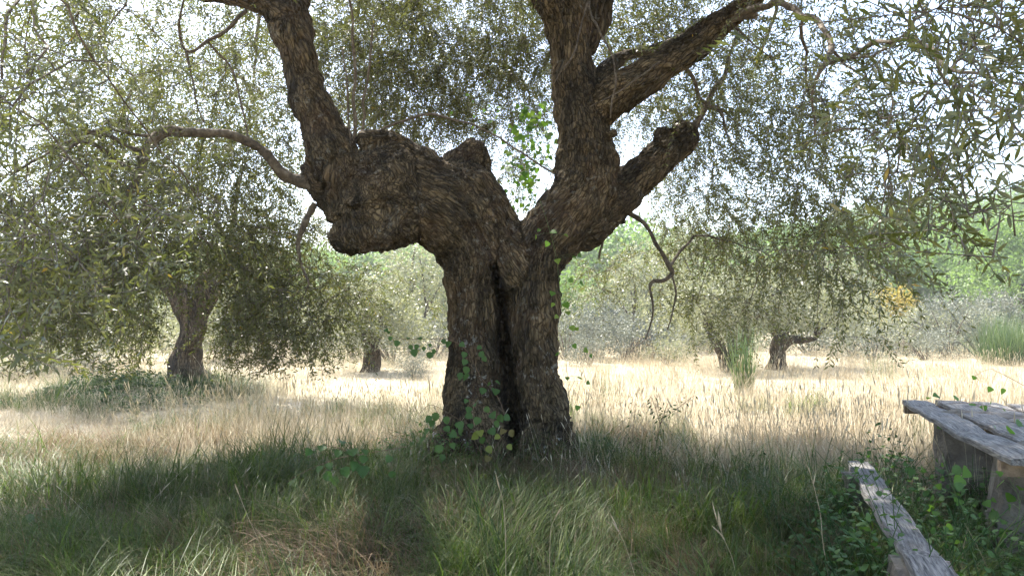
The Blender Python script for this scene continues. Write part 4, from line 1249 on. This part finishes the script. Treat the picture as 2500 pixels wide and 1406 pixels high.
tf = P(2199, 978, 6.9); tf[2] = .76
TO = np.array((tf[0], tf[1] - 1.3, 0.0))
table = thing('picnic_table', TO, 'weathered grey plank picnic table on stone legs overgrown with creepers', 'table')
off = 0
for i, w in enumerate((.235, .25, .24, .25)):
    plank('plank', table, TO, tf + TS * off + TD * (-.03 * i + (.04 if i == 2 else 0)) + np.array((0, 0, (0, .006, -.004, .003)[i])), 3.1, w, .036, MAT['plank'], 40 + i)
    off += w + .03
tc = tf + TS * .5
for i, t in enumerate((.06, 2.9)):
    q = tf - TD * t + TS * -.01
    V8 = []
    for a in (0, 1):
        for b in (0, .07):
            for z in (-.12, -.043):
                V8.append(q + TS * (.02 + a * .98) - TD * b + np.array((0, 0, .006)) + np.array((0, 0, z)))
    V8 = np.array(V8) - TO
    me = mesh_np('crossbeam', V8, np.zeros((0, 3), int), [(0, 1, 3, 2), (4, 6, 7, 5), (0, 4, 5, 1), (2, 3, 7, 6), (0, 2, 6, 4), (1, 5, 7, 3)], False)
    me.materials.append(MAT['deadwood']); obj('crossbeam', me, table)
block('stone_leg', table, TO, tc - TD * .95 + TS * -.02, .74, .34, -.06, .725, MAT['stone'], 61, .05, taper=-.08)
block('stone_leg', table, TO, tc - TD * 2.45 + TS * -.02, .74, .34, -.06, .725, MAT['stone'], 62, .05, taper=-.08)

bf = P(2066, 1124, 5.5); bf[2] = .46
BO = np.array((bf[0], bf[1] - 1.2, 0.0))
bench = thing('bench', BO, 'weathered grey single plank bench on stone blocks, beside the picnic table', 'bench')
plank('plank', bench, BO, bf, 2.9, .165, .05, MAT['plank'], 51, 16)
block('stone_leg', bench, BO, bf - TD * .42 + TS * .07, .3, .26, -.06, .425, MAT['stone'], 63, .045, taper=.15)
block('stone_leg', bench, BO, bf - TD * 2.3 + TS * .09, .3, .26, -.06, .425, MAT['stone'], 64, .045, taper=.15)

# ------------------------------------------------------------------ climbers, brambles and seedlings
def leaf_mesh(name, prof, mat, tone, serr=0.0, fold=.12, bend=-.12):
    """oval leaf with toothed rim, a folded midrib"""
    Vl = []; Q = []; T = []
    for i, (a, h) in enumerate(prof[:-1]):
        hh = h * (1 + (serr if i % 2 else -serr))
        z = bend * a * a
        Vl += [(a - .02 * (i % 2), hh, z + fold * hh), (a, 0, z), (a - .02 * (i % 2), -hh, z + fold * hh)]
    Vl.append((1, 0, bend))
    n = len(prof) - 1
    for i in range(n - 1):
        q = i * 3
        Q += [(q, q + 1, q + 4, q + 3), (q + 1, q + 2, q + 5, q + 4)]
    q = (n - 1) * 3
    T += [(q, q + 1, 3 * n), (q + 1, q + 2, 3 * n)]
    ac = Acc(); ac.add(np.array(Vl, float), np.array(T)[:, ::-1], np.array(Q)[:, ::-1], tone)
    return ac.mesh(name, mat)
OVAL = [(0, .05), (.07, .3), (.16, .44), (.28, .52), (.4, .54), (.52, .5), (.64, .43), (.76, .33), (.87, .2), (.94, .1), (1, 0)]
HEART = [(0, .04), (.02, .34), (.1, .52), (.22, .58), (.34, .56), (.5, .46), (.66, .34), (.82, .19), (.92, .08), (1, 0)]
BRAM = [leaf_mesh('leaf', OVAL, MAT['bramble_leaf'], t, .13, .32) for t in (.1, .3, .5, .65, .85)]
BRAM_DRY = [leaf_mesh('leaf', OVAL, MAT['bramble_leaf'], t, .09, .3, -.3) for t in (.94, 1.0)]
VINE = [leaf_mesh('leaf', HEART, MAT['vine_leaf'], t, .05) for t in (.1, .4, .7, .95)]

def climber(name, label, cat, stems, leafset, spots, stem_mat, size, seed, origin=None, stem_r=.003, face=None):
    rg = np.random.default_rng(seed)
    paths = []
    for s in stems:
        A = np.array([P(a, b, d) for a, b, d in s]); paths.append(catmull(A, 8))
    o0 = paths[0][0].copy() if origin is None else np.asarray(origin, float)
    r = thing(name, o0, label, cat)
    for q in paths:
        ac = Acc(); Vv, T, Q = tube(q, np.linspace(stem_r, stem_r * .55, len(q)), 5); ac.add(Vv, T, Q)
        obj('stem', ac.mesh('stem', stem_mat, origin=o0), r)
    allp = np.vstack(paths)
    for (px, py, d, sc) in spots:
        p = P(px, py, d)
        q = allp[int(np.argmin(np.linalg.norm(allp - p, axis=1)))]
        dv = p - q
        dd = norm(norm(dv + 1e-4) * .6 + np.array((rg.normal() * .35, rg.normal() * .3, -.55)))
        up = norm(np.array((rg.normal() * .4, -.75 + rg.normal() * .3, .6)))
        L = size * sc * rg.uniform(.85, 1.15)
        # short stalk from the stem to the leaf
        if np.linalg.norm(dv) > .01:
            ac = Acc(); Vv, T, Q = tube(np.array([q, (q + p) / 2 + np.array((0, 0, .01)), p]), .0012, 3, cap=False); ac.add(Vv, T, Q)
            obj('stalk', ac.mesh('stalk', stem_mat, origin=o0), r)
        place('leaf', leafset[rg.integers(0, len(leafset))], p, dd, up, L, L * rg.uniform(.8, 1.0), r, o0)
    return r

def z2(x, y, s=1, ox=850, oy=600, k=700 / 1514): return (ox + x * k, oy + y * k, s)
arch = [z2(a, b)[:2] + (d,) for a, b, d in ((830, 905, 6.5), (790, 800, 6.45), (700, 690, 6.4), (630, 560, 6.4), (560, 505, 6.4), (480, 490, 6.4), (370, 492, 6.4), (280, 490, 6.4), (200, 450, 6.4), (150, 430, 6.4))]
spots = [z2(a, b, s) for a, b, s in ((195, 440, .8), (222, 478, .8), (262, 500, 1.2), (210, 450, .7), (320, 485, .8), (322, 525, 1), (350, 545, 1.3), (360, 520, .9), (372, 485, .9), (432, 515, .6), (400, 532, .8), (436, 560, 1.1), (452, 545, 1), (500, 470, .6), (503, 495, 1.1), (540, 505, 1.2), (590, 515, 1.2), (615, 560, 1.2), (622, 600, 1.1), (680, 535, 1), (690, 565, 1.1), (712, 585, 1.1), (635, 640, 1.3), (600, 670, 1.4), (640, 680, 1.4), (775, 715, 1), (718, 750, 1.4), (775, 755, 1.6), (740, 720, .8))]
climber('bramble', 'long bramble shoot arching across the trunk with dark leaf triplets', 'bramble', [arch], BRAM[:4], [(a, b, 6.38, s) for a, b, s in spots], MAT['stem'], .052, 1, stem_r=.0035)
st2 = [[z2(a, b)[:2] + (d,) for a, b, d in ((760, 1090, 6.5), (720, 960, 6.45), (690, 860, 6.4), (640, 810, 6.4))],
       [z2(a, b)[:2] + (d,) for a, b, d in ((520, 1120, 6.5), (500, 980, 6.4), (470, 880, 6.4), (450, 850, 6.4))],
       [z2(a, b)[:2] + (d,) for a, b, d in ((700, 1090, 6.5), (620, 950, 6.4), (540, 890, 6.35), (440, 840, 6.3), (380, 880, 6.3))]]
spots = [z2(a, b, s) for a, b, s in ((470, 880, 1.5), (520, 900, 1.5), (440, 900, 1.3), (510, 955, 1.3), (540, 985, 1.6), (480, 1050, 1.4), (500, 1100, 1.3), (430, 970, 1.5), (450, 920, 1.2), (630, 810, 1), (680, 825, 1.4), (690, 905, 1.5), (620, 890, 1.3), (640, 940, 1.2), (600, 965, 1.2), (760, 880, 1.2), (770, 930, 1.5), (800, 890, 1.6), (820, 900, 1.3), (750, 965, 1.3), (580, 930, 1.5), (700, 1010, 1.2), (640, 850, 1.1), (725, 850, 1.1), (545, 1040, 1.3), (410, 1010, 1.4))]
br = climber('bramble', 'bramble with broad toothed leaves rooted against the left half of the split trunk', 'bramble', st2, BRAM, [(a, b, 6.33, s) for a, b, s in spots], MAT['stem'], .052, 2)
climber('bramble', 'withered bramble sprig with rust brown leaves at the split trunk foot', 'bramble',
        [[z2(a, b)[:2] + (d,) for a, b, d in ((720, 1180, 6.4), (700, 1060, 6.35), (700, 960, 6.3))], [z2(a, b)[:2] + (d,) for a, b, d in ((720, 1180, 6.4), (780, 1060, 6.35), (840, 975, 6.3))]], BRAM_DRY,
        [z2(a, b)[:2] + (6.28, s) for a, b, s in ((690, 975, 1.3), (680, 990, 1.1), (830, 970, 1.0), (850, 975, .9), (840, 1050, .9), (730, 1060, 1), (745, 1110, .9), (715, 1200, 1), (800, 1000, .8))], MAT['stem'], .065, 3)
zz = lambda x, y: (650 + x * .18, 1000 + y * .18)
climber('bramble', 'low bramble with broad drooping leaves in the grass left of the trunk', 'bramble',
        [[zz(1900, 500) + (5.9,), zz(1300, 600) + (5.85,), zz(900, 680) + (5.8,), zz(400, 900) + (5.8,), zz(150, 1100) + (5.8,)], [zz(1300, 1050) + (5.9,), zz(1250, 700) + (5.85,), zz(1000, 520) + (5.8,), zz(600, 480) + (5.8,)]], BRAM[1:4],
        [zz(a, b) + (5.75, s) for a, b, s in ((600, 530, 1.0), (770, 490, 1.2), (1010, 420, 1.2), (990, 550, 1.1), (1160, 540, 1.4), (1320, 540, 1.0), (1330, 620, 1.2), (1200, 700, 1.3), (1330, 760, 1.5), (1040, 780, 1.4), (850, 720, 1.2), (800, 850, 1.3), (950, 900, 1.4), (340, 960, 1.4), (760, 760, 1.1), (1680, 620, 1), (1700, 830, 1))], MAT['stem'], .06, 4)
climber('bramble', 'small bramble sprig with dark round leaves in the grass far from the trunk', 'bramble',
        [[(110, 1390, 5.2), (105, 1320, 5.2), (100, 1265, 5.2)]], BRAM[:2], [(85, 1262, 5.2, 1.3), (120, 1270, 5.2, 1.2), (60, 1260, 5.2, 1.0), (110, 1245, 5.2, .9), (95, 1285, 5.2, 1.0)], MAT['green_stem'], .08, 5)
# hanging vine right of the trunk
hv = [(1318, 490, 6.9), (1335, 540, 6.85), (1352, 600, 6.85), (1362, 660, 6.85), (1372, 760, 6.85), (1382, 880, 6.85), (1392, 980, 6.85), (1410, 1060, 6.85), (1420, 1160, 6.85)]
spots = [(1310, 575, .8), (1345, 565, 1), (1338, 590, 1.1), (1318, 560, .7), (1378, 572, .8), (1360, 632, 1.1), (1398, 625, .7), (1412, 620, .7), (1390, 680, 1), (1415, 688, .9), (1350, 712, 1), (1353, 740, .9), (1380, 738, 1.1), (1385, 760, .8), (1362, 770, .7), (1395, 795, 1.1), (1405, 800, 1), (1375, 755, .8), (1400, 840, .8), (1425, 852, .9), (1440, 865, .7), (1365, 862, .8), (1385, 920, .8), (1415, 920, .8), (1432, 932, .7), (1412, 990, .9), (1400, 985, .7)]
climber('climbing_vine', 'thin vine hanging down the right edge of the split trunk', 'vine', [hv], VINE, [(a, b, 6.83, s) for a, b, s in spots], MAT['green_stem'], .058, 6, stem_r=.0022)
# sunlit climber in the fork
rg = np.random.default_rng(66)
fv = [[(1290, 540, 7.5), (1310, 470, 7.55), (1305, 400, 7.6), (1318, 330, 7.6), (1310, 250, 7.6)], [(1280, 545, 7.5), (1275, 470, 7.6), (1255, 420, 7.7), (1250, 350, 7.8), (1235, 280, 7.9)], [(1300, 540, 7.5), (1335, 460, 7.5), (1330, 380, 7.55), (1265, 300, 7.7), (1200, 230, 7.8)]]
fs = [(rg.normal(1295, 34), rg.uniform(250, 520), rg.uniform(7.45, 7.8), rg.uniform(.7, 1.3)) for _ in range(190)]
fs += [(rg.normal(1180, 60), rg.normal(260, 45), 7.9, rg.uniform(.6, 1.0)) for _ in range(18)]
climber('climbing_vine', 'bright backlit green vine growing in the fork of the olive', 'vine', fv, VINE, fs, MAT['green_stem'], .056, 7, stem_r=.004)
# creepers over the table
ts = [[(2560, 1010, 5.9), (2460, 1000, 6.1), (2380, 985, 6.3), (2300, 985, 6.4)], [(2520, 1120, 4.6), (2440, 1085, 4.9), (2380, 1050, 5.2), (2330, 1040, 5.5)], [(2600, 1000, 5.2), (2480, 930, 5.6), (2420, 900, 5.8)]]
sp = [(2290, 965, 6.4, .9), (2330, 972, 6.35, 1), (2370, 985, 6.3, 1), (2400, 990, 6.25, 1.1), (2420, 982, 6.2, .9), (2450, 1000, 6.1, 1.2), (2300, 1040, 5.5, .7), (2340, 1035, 5.5, .8), (2370, 1060, 5.3, .8), (2400, 1075, 5.1, .9), (2440, 1080, 4.95, 1), (2430, 1045, 5.1, 1), (2460, 1050, 4.9, 1.1), (2380, 918, 5.9, .6), (2420, 945, 5.8, .7), (2450, 948, 5.7, .7), (2480, 1030, 5.2, 1.2), (2490, 1080, 4.8, 1), (2270, 970, 6.5, .7)]
climber('climbing_vine', 'green creeper trailing over the grey table planks', 'vine', ts, VINE[:3], sp, MAT['stem'], .065, 8, stem_r=.003)
us = [[(2480, 1420, 4.1), (2470, 1330, 4.1), (2490, 1230, 4.1), (2460, 1160, 4.1)], [(2350, 1420, 4.3), (2370, 1300, 4.3), (2330, 1200, 4.4), (2300, 1110, 4.5)], [(2400, 1430, 4.0), (2440, 1330, 4.0), (2520, 1260, 4.0)], [(2200, 1330, 4.9), (2190, 1230, 4.9), (2230, 1150, 4.95)]]
rg = np.random.default_rng(9)
sp = [(rg.uniform(2280, 2500), rg.uniform(1130, 1400), rg.uniform(4.0, 4.5), rg.uniform(.6, 1.2)) for _ in range(60)] + [(rg.uniform(2140, 2300), rg.uniform(1120, 1330), rg.uniform(4.8, 5.0), rg.uniform(.6, 1.0)) for _ in range(30)]
climber('climbing_vine', 'leafy green creeper tangle under the table edge beside the bench', 'vine', us, VINE[:3] + BRAM[2:4], sp, MAT['green_stem'], .055, 10, stem_r=.003)

# slender seedling shrub with small leaves in the gap right of the trunk
sd = [[(1580, 1160, 7.4), (1600, 1090, 7.4), (1615, 1030, 7.4), (1650, 1000, 7.4), (1695, 965, 7.4)], [(1612, 1035, 7.4), (1602, 1000, 7.4), (1590, 970, 7.4)], [(1612, 1035, 7.4), (1630, 985, 7.4)], [(1550, 1150, 7.4), (1545, 1060, 7.4), (1552, 985, 7.4)]]
sp = []
for s in sd:
    A = catmull(np.array([(a, b, d) for a, b, d in s], float), 8)
    for i, q in enumerate(A[6 if len(s) > 4 else 2:]):
        sp.append((q[0] + (9 if i % 2 else -9), q[1] - 3, q[2], rr.uniform(.5, 1)))
SMALL = [leaf_mesh('leaf', [(0, .03), (.25, .16), (.5, .2), (.75, .14), (1, 0)], MAT['ivy_leaf'], t) for t in (.3, .6, .9)]
climber('seedling_shrub', 'slender dark seedling shrub standing in the grass right of the trunk', 'shrub', sd, SMALL, sp, MAT['stem'], .055, 12, stem_r=.004)

# tall dry grass stalks standing up out of the shaded grass
def stalk(label, pts, head, seed, r=.0015):
    rg = np.random.default_rng(seed)
    q = catmull(np.array([P(a, b, d) for a, b, d in pts]), 8)
    q[0, 2] = float(gz(q[0, 0], q[0, 1])) - .03
    o0 = q[0].copy()
    t = thing('grass_stalk', o0, label, 'grass')
    ac = Acc(); Vv, T, Q = tube(q, np.linspace(r, r * .6, len(q)), 5); ac.add(Vv, T, Q)
    obj('stem', ac.mesh('stem', MAT['seed'], origin=o0), t)
    d0 = norm(q[-1] - q[-3])
    for k in range(head):
        e = q[-1 - 2 * k] if 2 * k < len(q) - 2 else q[-1]
        dd = norm(d0 + rdir(1, rg)[0] * (.12 if head == 1 else .45))
        ln = rg.uniform(.06, .1)
        ac = Acc(); Vv, T, Q = tube(e + np.linspace(0, 1, 6)[:, None] * dd * ln, np.array((.001, .003, .0036, .003, .002, .0004)), 5); ac.add(Vv, T, Q)
        obj('seed_head', ac.mesh('seed_head', MAT['seed'], origin=o0), t)
stalk('pale oat stalk with splayed seed head, between trunk and bench', [(1800, 1440, 3.6), (1790, 1370, 3.6), (1770, 1320, 3.6), (1752, 1275, 3.6)], 5, 1)
stalk('dry stalk with one drooping plump seed head before the split trunk', [(1342, 1440, 3.5), (1342, 1360, 3.5), (1345, 1290, 3.5), (1356, 1262, 3.5)], 1, 2)
stalk('thin bent pale stalk without branching, before the split trunk', [(1235, 1440, 3.5), (1234, 1300, 3.5), (1228, 1225, 3.5), (1220, 1195, 3.5)], 1, 3, .0016)
stalk('thin dry stalk slanting over the green grass far left of the trunk', [(660, 1420, 4.0), (635, 1330, 4.0), (605, 1260, 4.0), (584, 1208, 4.0)], 1, 4, .0018)
stalk('upright yellow stalk beside the weathered bench', [(2030, 1440, 3.8), (2010, 1330, 3.8), (2002, 1250, 3.8), (1980, 1160, 3.8)], 2, 5, .0025)
stalk('short twin-headed dry stalk right of the plump-headed stalk', [(1560, 1440, 3.5), (1530, 1340, 3.5), (1508, 1290, 3.5)], 2, 6, .0018)

# ------------------------------------------------------------------ summer haze
hz = M('summer_haze')
for nd in list(hz.n):
    if nd != hz.out: hz.n.remove(nd)
pv = hz.n.new('ShaderNodeVolumePrincipled')
pv.inputs['Color'].default_value = (.97, .98, 1.0, 1)
pv.inputs['Density'].default_value = .0010
pv.inputs['Anisotropy'].default_value = .35
hz.link(pv.outputs[0], hz.out.inputs['Volume'])
zlo, zhi = float(Zg.min()) - 1.0, 62.0
hv8 = np.array([(a, b, c) for a in (-610, 610) for b in (-70, 910) for c in (zlo, zhi)], float)
hm = mesh_np('haze', hv8, np.zeros((0, 3), int), [(0, 1, 3, 2), (4, 6, 7, 5), (0, 4, 5, 1), (2, 3, 7, 6), (0, 2, 6, 4), (1, 5, 7, 3)], False)
hm.materials.append(hz.m)
tag(obj('haze', hm), 'pale summer haze over the meadow and hill', 'haze', kind='stuff')
